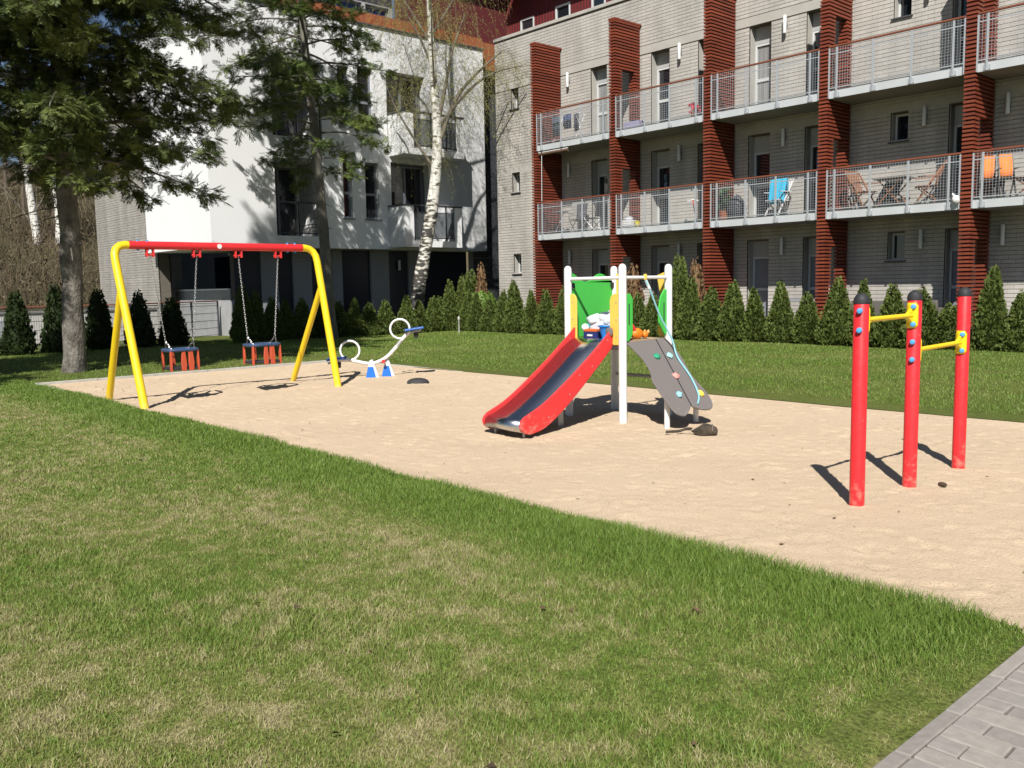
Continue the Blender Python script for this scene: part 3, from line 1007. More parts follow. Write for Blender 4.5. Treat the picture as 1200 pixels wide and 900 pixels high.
# set-back top storey of the white house
tp = MB().box(PX - .3, PX, 20.2, 34, 10.3, 13.2).build('top_storey', M_PENT, white_house)
tb = MB()
M_BLUEG = mat('blue_reflecting_glass', (0.015, 0.025, 0.09), 0.1, spec=0.8)
plain_wall('top_storey', white_house, M_LBRICK, 12.5, 20.19, 10.3, 13.6, [(17.35, 18.85, 10.9, 11.95), (19.0, 20.05, 10.9, 11.95), (14.0, 16.5, 10.9, 11.95)], lambda a, b, d0, d1, z0, z1: (-28.6 - d1, -28.6 - d0, a, b, z0, z1))
for a, b in ((17.35, 18.85), (19.0, 20.05), (14.0, 16.5)):
    w_ = glazing(white_house, -28.75, a, b, 10.9, 11.95, mull=False)
    for c_ in w_.children: c_.data.materials[0] = M_BLUEG
MB().box(PX - 3, PX + .55, 11.5, 36, 13.61, 13.8).build('roof', M_FASCIA, white_house)

# ================================================================ FENCE, RAMP WALL AND HILLSIDE AT THE LEFT
M_FPOST = mat('fence_post_grey', (0.085, 0.09, 0.10), 0.5, 0.3)
M_FWIRE = mat('fence_wire', (0.20, 0.21, 0.22), 0.5, 0.5)
M_FRAIL = mat('fence_wood_rail', (0.25, 0.085, 0.05), 0.55, var=(3, 0.4))
def fence(pts, label, gate=None):
    f = thing('mesh_fence', label, 'fence', (*pts[0], 0), 'wire mesh fences by the ramp')
    for a, b in zip(pts, pts[1:]):
        a, b = Vector((*a, 0)), Vector((*b, 0))
        L = (b - a).length
        n = max(1, round(L / 1.7))
        d = (b - a) / L
        for i in range(n + 1):
            p = a + d * L * i / n
            MB().obox(p + Vector((0, 0, .56)), d * .025, Vector((-d.y, d.x, 0)) * .02, (0, 0, .62)).build('post', M_FPOST, f)
        MB().bar(a + Vector((0, 0, 1.20)), b + Vector((0, 0, 1.20)), .07, .04).build('top_rail', M_FRAIL, f, bevel=.005, seg=1)
        w = MB()
        k = int(L / .06)
        for i in range(k):
            p = a + d * (i + .5) * L / k
            w.obox(p + Vector((0, 0, .6)), d * .0045, Vector((-d.y, d.x, 0)) * .003, (0, 0, .55))
        for z in (0.06, .3, .55, .8, 1.05, 1.14): w.bar(a + Vector((0, 0, z)), b + Vector((0, 0, z)), .010, .018)
        w.build('wire_panel', M_FWIRE, f)
    return f
fence([(-26.55, 1.5), (-26.62, 9.2)], 'grey wire mesh fence with wooden rail behind the dark thuja row and spruce trunk')
fence([(-26.9, 9.3), (-29.3, 13.05)], 'wire mesh fence with reddish wooden rail in front of the garage mouth')
rw = thing('ramp_wall', 'low pale concrete ramp wall showing through the mesh fence', 'wall', (-31, 6, 0))
MB().box(-31.2, -30.9, -4, 11.6, -0.1, 0.95).build('wall', mat('ramp_concrete', (0.52, 0.50, 0.47), 0.9, var=(1.2, 0.4)), rw)
MB().box(-31.25, -30.85, -4, 11.6, 0.952, 1.0).build('coping', M_CONC, rw)
for y in (4.4, 6.6): MB().box(-30.9, -30.86, y, y + .45, 0.0, .75).build('door', M_GREYR, rw)
# ================================================================ PLAYGROUND
def plastic(name, c, rough=0.32, dust=True, **k):
    """painted or moulded surface, a little faded, with sand dust rubbed on near the ground"""
    m = mat(name, c, rough, var=(5, 0.35), col2=tuple(x * .8 + .02 for x in c), bump=(120, 0.05, 0.002), spec=0.45, **k)
    if not dust: return m
    t = m.node_tree
    b = t.nodes['Principled BSDF']
    src = b.inputs['Base Color'].links[0].from_socket
    g = t.nodes.new('ShaderNodeNewGeometry')
    sx = t.nodes.new('ShaderNodeSeparateXYZ')
    lk(t, g.outputs['Position'], sx.inputs[0])
    n = t.nodes.new('ShaderNodeTexNoise')
    n.inputs['Scale'].default_value = 22
    n.inputs['Detail'].default_value = 8
    lk(t, g.outputs['Position'], n.inputs['Vector'])
    r = t.nodes.new('ShaderNodeMapRange')
    r.inputs[1].default_value, r.inputs[2].default_value, r.inputs[3].default_value, r.inputs[4].default_value = 0.0, 0.28, 0.26, 0.0
    lk(t, sx.outputs[2], r.inputs[0])
    a_ = t.nodes.new('ShaderNodeMath'); a_.operation = 'ADD'
    lk(t, r.outputs[0], a_.inputs[0]); lk(t, n.outputs[0], a_.inputs[1])
    q = t.nodes.new('ShaderNodeMapRange')
    q.inputs[1].default_value, q.inputs[2].default_value, q.inputs[4].default_value = 0.66, 1.0, 0.5
    lk(t, a_.outputs[0], q.inputs[0])
    mx = t.nodes.new('ShaderNodeMix'); mx.data_type = 'RGBA'
    mx.inputs[7].default_value = (0.50, 0.40, 0.29, 1)
    lk(t, q.outputs[0], mx.inputs[0]); lk(t, src, mx.inputs[6])
    lk(t, mx.outputs[2], b.inputs['Base Color'])
    rr_ = t.nodes.new('ShaderNodeMapRange')
    rr_.inputs[1].default_value, rr_.inputs[2].default_value, rr_.inputs[3].default_value, rr_.inputs[4].default_value = 0.3, 0.75, rough, min(1, rough + .25)
    lk(t, n.outputs[0], rr_.inputs[0]); lk(t, rr_.outputs[0], b.inputs['Roughness'])
    return m
M_YEL = plastic('yellow_paint', (0.86, 0.60, 0.012))
M_RED = plastic('red_paint', (0.74, 0.024, 0.030))
M_PRED = plastic('red_panel', (0.74, 0.035, 0.036), 0.45)
M_PWHITE = plastic('white_post_paint', (0.80, 0.79, 0.78), 0.4, dust=False)
M_PYEL = plastic('yellow_panel', (0.80, 0.55, 0.09), 0.5)
M_PGREEN = plastic('green_panel', (0.06, 0.50, 0.07), 0.5)
M_PGREY = plastic('grey_climbing_panel', (0.165, 0.145, 0.138), 0.7)
M_BLACK = plastic('black_rubber', (0.022, 0.022, 0.025), 0.6)
M_BLUE = plastic('blue_plastic', (0.02, 0.10, 0.36), 0.4)
M_CYAN = plastic('light_blue_cap', (0.08, 0.36, 0.72), 0.35)
M_DKBLUE = plastic('dark_blue_rim', (0.03, 0.06, 0.13), 0.45)
M_ORG = plastic('orange_bar', (0.50, 0.075, 0.028), 0.45)
M_STEEL = mat('slide_steel', (0.62, 0.62, 0.63), 0.24, 1.0, var=(3, 0.5), col2=(0.5, 0.5, 0.5), bump=(14, 0.03, 0.01))
M_CHAIN = mat('chain_steel', (0.34, 0.34, 0.345), 0.4, 0.8)
M_ROPE = plastic('turquoise_rope', (0.24, 0.50, 0.56), 0.7, dust=False)
M_WOOD = mat('deck_wood', (0.46, 0.33, 0.19), 0.8, var=(6, 0.5))
M_POSTSH = mat('grey_leg_steel', (0.42, 0.41, 0.40), 0.5, 0.3)

def smooth(pts, n=6):
    out = []
    P = [Vector(p) for p in pts]
    for i in range(len(P) - 1):
        p0, p1, p2, p3 = P[max(i - 1, 0)], P[i], P[i + 1], P[min(i + 2, len(P) - 1)]
        for k in range(n):
            t = k / n
            out.append(tuple(.5 * ((2 * p1) + (p2 - p0) * t + (2 * p0 - 5 * p1 + 4 * p2 - p3) * t * t + (3 * p1 - p0 - 3 * p2 + p3) * t ** 3)))
    out.append(tuple(P[-1]))
    return out

# ---- swing frame
sf = thing('swing_frame', 'yellow A-frame swing stand with red crossbar over the sand', 'swing frame', (-12.75, 5.7, 0))
ZT, XC = 2.17, -12.72
MB().tube([(XC, 4.43, ZT), (XC, 7.10, ZT)], .057, 16).build('crossbar', M_RED, sf)
def leg_pts(yb, yt, sgn):
    """bent main tube: runs out of the crossbar and bends down to the ground towards +X (near side)"""
    pts = [(XC, yt + sgn * .30, ZT)]
    for k in range(7):
        a = k / 6 * R(84)
        pts.append((XC + 0.02 * math.sin(a), yt + sgn * (.16 - .16 * math.sin(a)), ZT - .16 * (1 - math.cos(a))))
    return pts
for yb, sgn, xa, xb in ((4.22, 1, -11.88, -13.40), (7.32, -1, -12.15, -13.68)):
    top = [(XC, yb + sgn * .24, ZT), (XC, yb + sgn * .16, ZT), (XC + .004, yb + sgn * .09, ZT - .016), (XC + .022, yb + sgn * .035, ZT - .06), (XC + .05, yb + sgn * .005, ZT - .13), (XC + .08, yb, ZT - .22)]
    MB().tube(top + [(xa, yb, -.05)], .055, 16).build('front_leg', M_YEL, sf)
    jx = XC + .08 + (xa - XC - .08) * .21
    MB().tube([(jx - .03, yb - sgn * .0, ZT - .22 - (ZT - .17) * .21), (xb, yb + .03, -.05)], .048, 16).build('rear_leg', M_YEL, sf)
    for k in (0, 1):
        y = yb + sgn * (.34 + .13 * k)
        MB().tube([(XC, y, ZT - .075), (XC, y, ZT + .075)], .018, 10).build('bolt', M_CYAN, sf)
MB().tube([(XC + .05, 5.72, ZT), (XC + .062, 5.72, ZT)], .035, 14).build('badge', M_PWHITE, sf)
HANG = ((4.72, 4.86), (5.39, 5.27)), ((6.03, 6.11), (6.68, 6.57))
for pair in HANG:
    for yh, ys in pair:
        h = MB().box(XC - .03, XC + .03, yh - .055, yh - .035, ZT - .16, ZT - .04).box(XC - .03, XC + .03, yh + .035, yh + .055, ZT - .16, ZT - .04)
        h.box(XC - .03, XC + .03, yh - .06, yh + .06, ZT - .058, ZT - .045).tube([(XC, yh - .07, ZT - .13), (XC, yh + .07, ZT - .13)], .012, 8)
        h.build('hanger', M_PRED, sf)

# ---- two cradle seats on chains
def chain(p, q):
    p, q = Vector(p), Vector(q)
    d = q - p
    n = int(d.length / .034)
    d.normalize()
    x, y_ = frame_from(d)
    b = MB()
    for i in range(n):
        c = p + d * (i + .5) * (q - p).length / n
        s1 = x if i % 2 else y_
        pts = [c + d * (.022 * math.cos(a)) + s1 * (.0105 * math.sin(a)) for a in [k * PI / 3 for k in range(6)]]
        b.tube(pts, .0036, 4, closed=True)
    return b
def seat(pair, label):
    ym = (pair[0][1] + pair[1][1]) / 2
    half = (pair[1][1] - pair[0][1]) / 2 + .012
    zr, zb = .685, .43
    s_ = thing('cradle_swing_seat', label, 'swing seat', (XC, ym, zb), 'cradle seats hanging from the swing stand')
    for (yh, ys), sg in zip(pair, (-1, 1)):
        j = Vector((XC, ym + sg * (half - .015), zr + .13))
        chain((XC, yh, ZT - .13), j).build('chain', M_CHAIN, s_)
        for dx in (-.11, .11): chain(j, (XC + dx, ym + sg * (half - .05), zr + .01)).build('chain', M_CHAIN, s_)
    ring = [(XC + .17 * max(-1, min(1, 1.25 * math.cos(a))), ym + half * max(-1, min(1, 1.2 * math.sin(a))), zr) for a in [k * PI / 14 for k in range(28)]]
    MB().tube(ring, .024, 10, closed=True).build('safety_ring', M_DKBLUE, s_)
    b = MB().box(XC - .16, XC + .16, ym - half + .01, ym + half - .01, zb - .03, zb + .015)
    b.build('seat', M_BLACK, s_, bevel=.012)
    for dx, dy in ((.17, -.02), (-.17, -.05), (.15, -half + .02), (-.15, -half + .02), (.15, half - .02), (-.15, half - .02), (.17, .0 - half * .0 + .09)):
        w = .045 if abs(dx) < .16 else .055
        x0 = XC + dx
        d_ = (dx * .08, dy * .05)
        MB().prism([(-w * .45, zr - .01), (w * .45, zr - .01), (w * .75, zb + .08), (w * .6, zb - .045), (-w * .6, zb - .045), (-w * .75, zb + .08)],
                   (lambda p, q, t, x0=x0, y0=ym + dy: (x0 + t, y0 + p, q)) if abs(dx) >= .16 else (lambda p, q, t, x0=x0, y0=ym + dy: (x0 + p, y0 + t, q)), -.012, .012).build('upright', M_ORG, s_, bevel=.006, seg=1)
    return s_
seat(HANG[0], 'cradle swing seat with orange uprights and blue ring, nearest the single spruce trunk')
seat(HANG[1], 'cradle swing seat with orange uprights and blue ring, on the seesaw side')

# ---- seesaw: white bow tube, rings as handles, blue seats, two blue-white feet
ss = thing('seesaw', 'white curved seesaw with ring handles and blue seats standing on the sand', 'seesaw', (-13.05, 8.6, 0))
def bez(p0, p1, p2, n=14): return [tuple((1 - t) ** 2 * a + 2 * t * (1 - t) * b + t * t * c for a, b, c in zip(p0, p1, p2)) for t in [i / n for i in range(n + 1)]]
# the bow lies in a vertical plane across the view
LD = Vector((0.58, 0.81, 0)).normalized()
PV_ = Vector((-13.05, 8.62, 0))
def sp_(t, z): p = PV_ + LD * t; return (p.x, p.y, z)
bow = smooth([sp_(-.62, .285), sp_(-.41, .275), sp_(-.145, .216), sp_(.01, .226), sp_(.20, .32), sp_(.37, .49), sp_(.51, .657), sp_(.62, .75)], 4)
MB().tube(bow, .03, 12).build('bow_tube', M_PWHITE, ss)
MB().tube([sp_(.385, .51), sp_(.47, .61)], .0315, 12).build('joint_sleeve', M_POSTSH, ss)
def ring_at(t, z, r):
    return MB().tube([sp_(t + r * math.cos(2 * PI * k / 30), z + r * math.sin(2 * PI * k / 30)) for k in range(30)], .019, 10, closed=True)
ring_at(-.43, .452, .165).build('handle_ring', M_PWHITE, ss)
ring_at(.445, .805, .168).build('handle_ring', M_PWHITE, ss)
def seat_pad(t, z, sl):
    c = Vector(sp_(t, z))
    d = (LD + Vector((0, 0, sl))).normalized()
    n = d.cross(Vector((-LD.y, LD.x, 0))).normalized()
    return MB().obox(c, d * .17, d.cross(n) * .14, n * .018)
for t, z, sl in ((-.66, .315, .10), (.69, .80, .13)):
    seat_pad(t, z, sl).build('seat', M_BLUE, ss, bevel=.014)
    MB().bar(Vector(sp_(t - .16, z - .06 - sl * .2)), Vector(sp_(t + .12, z - .04 + sl * .1)), .05, .035).build('seat_bracket', M_POSTSH, ss)
    MB().lathe([(.02, .0), (.042, -.015), (.044, -.05), (.036, -.062), (.040, -.10), (.02, -.11)], sp_(t + .03, z - .055), 14).build('bumper', M_BLACK, ss)
side = Vector((-LD.y, LD.x, 0))
for s2, sh in ((-1, 0), (1, 1)):
    c = PV_ + LD * (-.07 + .27 * sh) + side * s2 * .05
    out = MB()
    poly = [(-.16, -.04), (.16, -.04), (.06, .42), (-.0, .44), (-.06, .42)]
    ft = out.prism([(-.10, -.04), (.12, -.04), (.03, .27), (-.03, .27)], lambda p, q, t: tuple(c + LD * p + side * t + Vector((0, 0, q))), -.02, .02).build('foot_panel', M_PWHITE, ss, bevel=.008, seg=1)
    MB().prism([(-.10, -.03), (.075, -.03), (.035, .16), (-.055, .16)], lambda p, q, t: tuple(c - side * .022 * 1 + LD * p + side * t + Vector((0, 0, q))), -.008, .0).build('blue_inset', mat('inset_blue', (0.02, 0.16, 0.62), .4), ft)
    MB().tube([tuple(c + LD * .11 + Vector((0, 0, -.04))), tuple(c + LD * .0 + Vector((0, 0, .28)))], .03, 10).build('foot_tube', M_PWHITE, ss)
MB().tube([tuple(PV_ + LD * .14 - side * .09 + Vector((0, 0, .25))), tuple(PV_ + LD * .14 + side * .09 + Vector((0, 0, .25)))], .03, 12).build('pivot', M_PRED, ss)

# half-buried rubber tyre under the raised seat
ty = MB()
prof = [(.16 + .055 * math.cos(a), .075 * math.sin(a)) for a in [k * 2 * PI / 12 for k in range(12)]] 
ty.lathe([(0.0, .075), (.06, .072), (.12, .06), (.165, .035), (.185, .0), (.19, -.05)], (-11.62, 8.48, -.015), 24)
tag(ty.build('rubber_mound', mat('dark_rubber', (0.035, 0.034, 0.034), .75, bump=(30, .3, .006))), 'dark rubber dome half sunk in the sand near the raised seesaw seat', 'rubber mound')

# ---- pull-up posts
pb = thing('pull_up_bars', 'three red posts with black caps and two yellow pull-up bars', 'pull-up bars', (-2.81, 6.5, 0))
PYS = [5.69, 6.50, 7.40]
for y, h in zip(PYS, (1.345, 1.35, 1.36)):
    p = MB().lathe([(.0495, -.1), (.0495, h - .004), (.047, h)], (-2.81, y, 0), 28).build('post', M_RED, pb)
    MB().lathe([(.052, h), (.0525, h + .014), (.048, h + .036), (.036, h + .057), (.018, h + .068), (0, h + .071)], (-2.81, y, 0), 28).build('cap', M_BLACK, p)
for (y0, y1, z0, z1) in ((PYS[0], PYS[1], 1.235, 1.24), (PYS[1], PYS[2], .985, .995)):
    bar = MB().tube([(-2.81, y0 + .05, z0), (-2.81, y1 - .05, z1)], .0175, 14).build('bar', M_YEL, pb)
    for y, z, sg in ((y0, z0, 1), (y1, z1, -1)):
        # saddle plate hugging the post on the bar's side, with a flared gusset
        sd_ = MB()
        na, nz_ = 9, 9
        grid_ = []
        for i in range(nz_):
            q = -1 + 2 * i / (nz_ - 1)
            hw = R(52) * (1 - .35 * max(0, abs(q) - .8) / .2)
            for k in range(na):
                a = -hw + 2 * hw * k / (na - 1)
                grid_.append((-2.81 + .0535 * math.sin(a), y + sg * .0535 * math.cos(a), z + q * .092))
        sd_.add(grid_, [(i * na + k, i * na + k + 1, (i + 1) * na + k + 1, (i + 1) * na + k) for i in range(nz_ - 1) for k in range(na - 1)], True)
        pl = sd_.build('mounting_plate', M_YEL, pb)
        md = pl.modifiers.new('t', 'SOLIDIFY'); md.thickness = .005; md.offset = 0
        gus = [(.052, -.075)] + [(.052 + .075 * t_, -(.075 - .058 * t_ ** .55)) for t_ in (.2, .4, .7, 1)] + [(.052 + .075 * t_, .075 - .058 * t_ ** .55) for t_ in (1, .7, .4, .2)] + [(.052, .075)]
        MB().prism(gus, lambda p, q, t: (-2.81 + t, y + sg * p, z + q), -.013, .013).build('gusset', M_YEL, pl, bevel=.004, seg=1)
        for dz in (-.064, .064):
            a = Vector((.28, -.96, 0)).normalized()
            c = Vector((-2.81, y, z + dz)) + a * .050
            MB().lathe([(.019, 0), (.019, .014), (.0155, .022), (0, .026)], c, 16, a).build('bolt_cap', M_CYAN, pb)

# ---- slide tower
tw_ = thing('slide_tower', 'small play tower with red-sided steel slide, climbing ramp and green panel', 'slide', (-6.76, 7.8, 0))
TX0, TX1, TY0, TY1 = -7.17, -6.35, 7.40, 8.20
for x, y in ((TX0, TY0), (TX1, TY0), (TX0, TY1), (TX1, TY1)):
    MB().lathe([(.0445, -.12), (.0445, 1.665), (.042, 1.69), (.033, 1.71), (.018, 1.722), (0, 1.726)], (x, y, 0), 24).build('post', M_PWHITE, tw_)
deck = MB().box(TX0 + .03, TX1 - .0, TY0 + .0, TY1 - .03, .845, .885).build('platform', M_WOOD, tw_)
MB().box(TX0 + .03, TX1 - .03, TY0 + .04, TY0 + .07, .78, .843).box(TX0 + .03, TX1 - .03, TY1 - .07, TY1 - .04, .78, .843).build('joist', M_POSTSH, tw_)
for a, b in (((TX0, TY0), (TX1, TY0)), ((TX1, TY0), (TX1, TY1))):
    MB().tube([(*a, 1.575), (*b, 1.575)], .019, 12).build('grab_rail', M_PWHITE, tw_)
MB().tube([(TX1 - .02, TY1, .42), (TX0, TY1, .42)], .02, 8).build('brace', M_POSTSH, tw_)
# yellow shoulder panels either side of the slide mouth
def panel(poly, fn, t0, t1, name, m, par=tw_, bv=.006): return MB().prism(poly, fn, t0, t1).build(name, m, par, bevel=bv, seg=2)
sh = [(0, .84), (.085, .84), (.12, .90), (.12, 1.33), (.105, 1.38), (.07, 1.405), (0, 1.405)]
fy_ = lambda p, q, t: (TX0 + .02 + p, TY0 - .012 + t, q)
pL = panel(sh, fy_, 0, .02, 'shoulder_panel', M_PYEL)
fy2 = lambda p, q, t: (TX1 - .02 - p, TY0 - .012 + t, q)
pR = panel([(p * 1.3, q) for p, q in sh], fy2, 0, .02, 'shoulder_panel', M_PYEL)
for fn, par in ((fy_, pL), (fy2, pR)):
    for p, q in ((.06, .93), (.06, 1.12), (.06, 1.31)):
        x, y, z = fn(p, q, 0)
        MB().tube([(x, y + .004, z), (x, y - .005, z)], .008, 8).build('screw', M_POSTSH, par)
hub = Vector(fy2(.10, 1.0, 0))
MB().lathe([(.052, 0), (.052, .012), (.04, .018), (.0, .02)], (-6.50, TY0 - .045, .985), 20, (0, -1, 0)).build('end_disc', M_PGREY, tw_)
# green wave-topped panel opposite, facing the slide
gp = [(.03, .90), (.79, .90), (.79, 1.56)] + [(.79 - .76 * t, 1.60 + .05 * math.sin(t * 2 * PI * 1.45 + 1.35) - .02 * t) for t in [k / 22 for k in range(23)]] + [(.03, 1.56)]
panel(gp, lambda p, q, t: (TX0 - .01 + t, TY0 + .80 - p, q), 0, .02, 'back_panel', M_PGREEN)
for q in (.06, .74): MB().box(TX0 + .012, TX0 + .035, TY0 + q - .02, TY0 + q + .02, 1.47, 1.53).build('clamp', M_BLACK, tw_)
# green side wings with a slot either side of the climbing ramp
wing = [(0, .88), (.07, .88), (.14, .96), (.15, 1.02), (.15, 1.30), (.13, 1.36), (.08, 1.40), (0, 1.40)]
for y0, sg in ((TY0 + .02, 1), (TY1 - .02, -1)):
    wg = MB().prism([(0, .88), (.075, .88), (.14, .955), (.14, 1.345), (.10, 1.40), (0, 1.40)] if sg > 0 else [(0, .92), (.05, .92), (.16, 1.06), (.17, 1.2), (.13, 1.36), (.06, 1.44), (0, 1.44)], lambda p, q, t, y0=y0, sg=sg: (TX1 + .012 - t, y0 + sg * p, q), 0, .02).build('side_wing', M_PGREEN, tw_, bevel=.006)
    MB().box(TX1 + .0125, TX1 + .0145, y0 + sg * .075 - .008, y0 + sg * .075 + .008, 1.06, 1.29).build('slot', M_BLACK, wg)
# yellow rear panels on the far side of the ramp opening (house side)
panel([(0, .86), (.10, .86), (.13, .95), (.06, 1.25), (.11, 1.45), (.14, 1.60), (.02, 1.64), (0, 1.64)], lambda p, q, t: (TX1 - .02 - p, TY1 - .01 + t, q), 0, .02, 'rear_panel', M_PYEL)
panel([(0, .86), (.10, .86), (.14, .95), (.14, 1.52), (.08, 1.62), (0, 1.64)], lambda p, q, t: (TX0 + .02 + p, TY1 - .01 + t, q), 0, .02, 'rear_panel', M_PYEL)

# slide: two red cheeks and a steel bed
top = smooth([(7.40, 1.035), (7.20, .875), (6.90, .66), (6.60, .465), (6.32, .30), (6.12, .215), (6.04, .185)])
low = smooth([(6.04, .185), (5.985, .13), (5.995, .06), (6.07, .01), (6.17, .005), (6.38, .065), (6.72, .28), (7.10, .58), (7.385, .815)])
cheek = top + low[1:]
cheeks = []
for x in (-7.065, -6.495):
    c_ = MB().prism(cheek, lambda p, q, t: (x + t, p, q), -.014, .014).build('slide_cheek', M_PRED, tw_, bevel=.008, seg=2)
    for p, q in ((7.3, .90), (7.05, .63), (6.7, .36), (6.38, .15), (6.12, .08), (6.85, .55)):
        MB().tube([(x + .013, p, q), (x + .017, p, q)], .007, 8).build('screw', M_POSTSH, c_)
bed = smooth([(7.46, .888), (7.36, .90), (7.18, .81), (6.88, .60), (6.58, .405), (6.31, .25), (6.13, .175), (6.03, .145), (5.995, .10), (6.0, .05), (6.05, .02)], 5)
bv_ = MB()
n = len(bed)
bv_.add([(x, p, q) for p, q in bed for x in (-7.05, -6.51)], [(2 * i, 2 * i + 1, 2 * i + 3, 2 * i + 2) for i in range(n - 1)], True)
bo = bv_.build('slide_bed', M_STEEL, tw_)
md = bo.modifiers.new('t', 'SOLIDIFY'); md.thickness = .004
for x in (-7.0, -6.56): MB().tube([(x, 6.10, -.1), (x, 6.10, .045)], .014, 8).build('slide_foot', M_POSTSH, tw_)
MB().box(-6.82, -6.74, 6.78, 6.86, -.1, .42).build('slide_leg', M_POSTSH, tw_)
for x in (-7.10, -6.45):
    pass

# climbing ramp: wavy outline lying in the plane x + z = const
def ramp_pt(px, py):
    d = F + RX * ((px - 600) / 1040) + UP * ((450 - py) / 1040)
    t = (-5.475 - 1.5) / (d.x + d.z)
    return Vector((0, 0, 1.5)) + d * t
# outline in ramp coordinates: (across = y, down = distance along the slope from the platform edge)
ramp_poly = [(7.435, .02), (7.475, .15), (7.50, .30), (7.47, .45), (7.40, .56), (7.385, .68), (7.375, .82), (7.37, .93), (7.40, 1.03), (7.50, 1.07), (7.64, 1.00), (7.70, .955), (7.73, .98), (7.84, 1.03), (7.98, 1.04), (8.06, .99), (8.10, .91), (8.115, .80), (8.105, .70), (8.09, .55), (8.13, .40), (8.16, .26), (8.15, .12), (8.12, .0), (7.95, .0)]
rp = smooth([(a, b) for a, b in ramp_poly] + [ramp_poly[0]], 3)[:-1]
NRM = Vector((1, 0, 1)).normalized()
DN = Vector((1, 0, -1)).normalized()
ORG = Vector((TX1 + .015, 0, .885))
ramp_w = lambda p, q, t: tuple(ORG + DN * q + Vector((0, p, 0)) + NRM * t)
ramp = MB().prism(rp, ramp_w, -.02, .0).build('climbing_ramp', M_PGREY, tw_, bevel=.004, seg=1)
seam = MB()
a, b = Vector(ramp_w(7.945, .01, .003)), Vector(ramp_w(7.70, .955, .003))
seam.bar(a, b, .012, .004, up=NRM)
seam.build('ramp_joint', M_BLACK, ramp)
holds = [(7.735, .26, 'green_hold', (0.02, 0.30, 0.16)), (7.955, .27, 'pale_blue_hold', (0.30, 0.55, 0.55)), (7.80, .55, 'pink_hold', (0.72, 0.30, 0.26)), (7.985, .83, 'yellow_hold', (0.75, 0.62, 0.08)), (7.63, .80, 'light_blue_hold', (0.28, 0.60, 0.70))]
for y, q, nm, c in holds:
    h = MB()
    o = Vector(ramp_w(y, q, 0))
    rr = random.Random(nm)
    prof = [(.038, 0), (.040, .012), (.030, .026), (.016, .034), (0, .036)]
    h.lathe(prof, o, 9, NRM)
    h.v = [tuple(Vector(v_) + Vector((rr.uniform(-1, 1), rr.uniform(-1, 1), rr.uniform(-1, 1))) * .007) for v_ in h.v]
    h.build('climbing_hold', plastic(nm, c, .55), ramp)
for (x, y, z1_) in ((-5.80, 7.47, .30), (-5.83, 8.02, .31)): MB().lathe([(.030, -.12), (.030, z1_)], (x, y, 0), 16).build('ramp_leg', M_PWHITE, tw_)
# knotted climbing rope from the grab rail down the ramp
rope = [Vector((TX1, 7.77, 1.575)), Vector((TX1 + .05, 7.80, 1.45)), Vector((TX1 + .09, 7.93, 1.15)), Vector((TX1 + .16, 8.06, .88)), Vector(ramp_w(8.05, .30, .02)), Vector(ramp_w(8.02, .60, .016)), Vector(ramp_w(7.93, .84, .014)), Vector(ramp_w(7.80, .96, .014))]
MB().tube(smooth([tuple(p) for p in rope], 5), .0105, 8).build('rope', M_ROPE, tw_)
MB().lathe([(.02, 0), (.024, .03), (.02, .06), (0, .065)], (TX1 + .01, 7.775, 1.55), 12).build('rope_collar', M_PYEL, tw_)
MB().tube([tuple(rope[0] + Vector((.012, .01, -.03))), tuple(rope[1])], .016, 8).build('rope_sleeve', M_PWHITE, tw_)
# ================================================================ PLANTS
def rotate_batch(T, D, Nn, sc, P):
    """template T (k,3) with x along D, z along Nn; D, Nn (n,3), sc (n,), P (n,3) -> (n*k,3)"""
    D = D / np.linalg.norm(D, axis=1, keepdims=True)
    B = np.cross(Nn, D)
    B /= np.maximum(np.linalg.norm(B, axis=1, keepdims=True), 1e-6)
    N2 = np.cross(D, B)
    out = T[None, :, 0:1] * D[:, None] + T[None, :, 1:2] * B[:, None] + T[None, :, 2:3] * N2[:, None]
    return (out * sc[:, None, None] + P[:, None]).reshape(-1, 3)

def batch_faces(F_, k, n): return (F_[None] + (np.arange(n) * k)[:, None, None]).reshape(-1, 3)

def needle_template(seed, npairs=9):
    r = np.random.default_rng(seed)
    V, Fc = [], []
    def kite(o, d, L, w, up):
        o, d, up = np.array(o, float), np.array(d, float), np.array(up, float)
        d /= np.linalg.norm(d)
        s = np.cross(d, up)
        s /= np.linalg.norm(s)
        i = len(V)
        V.extend([o, o + d * L * .45 + s * w, o + d * L, o + d * L * .45 - s * w])
        Fc.extend([(i, i + 1, i + 2), (i, i + 2, i + 3)])
    kite((0, 0, 0), (1, 0, 0), 1.0, .02, (0, 0, 1))
    kite((.02, 0, 0), (1, 0, .02), 1.0, .018, (0, 1, 0.2))
    for k in range(npairs):
        t = .08 + .84 * k / npairs
        L = (.42 * (1 - t) + .14)
        for sg in (-1, 1):
            kite((t, 0, 0), (.75, sg * .75, r.uniform(-.35, .2)), L * r.uniform(.75, 1.2), .024 + .014 * r.uniform(), (r.uniform(-.5, .5), r.uniform(-.3, .3), 1))
    return np.array(V), np.array(Fc)

NT = [needle_template(s) for s in range(3)]
def build_sprigs(name, m, parent, P, D, Nn, sc):
    P, D, Nn, sc = map(np.asarray, (P, D, Nn, sc))
    VV, FF, off = [], [], 0
    for j, (T, Fc) in enumerate(NT):
        sel = np.arange(len(P)) % 3 == j
        if not sel.any(): continue
        v_ = rotate_batch(T, D[sel], Nn[sel], sc[sel], P[sel])
        VV.append(v_)
        FF.append(batch_faces(Fc, len(T), sel.sum()) + off)
        off += len(v_)
    return npmesh(name, np.concatenate(VV), np.concatenate(FF), m, parent)

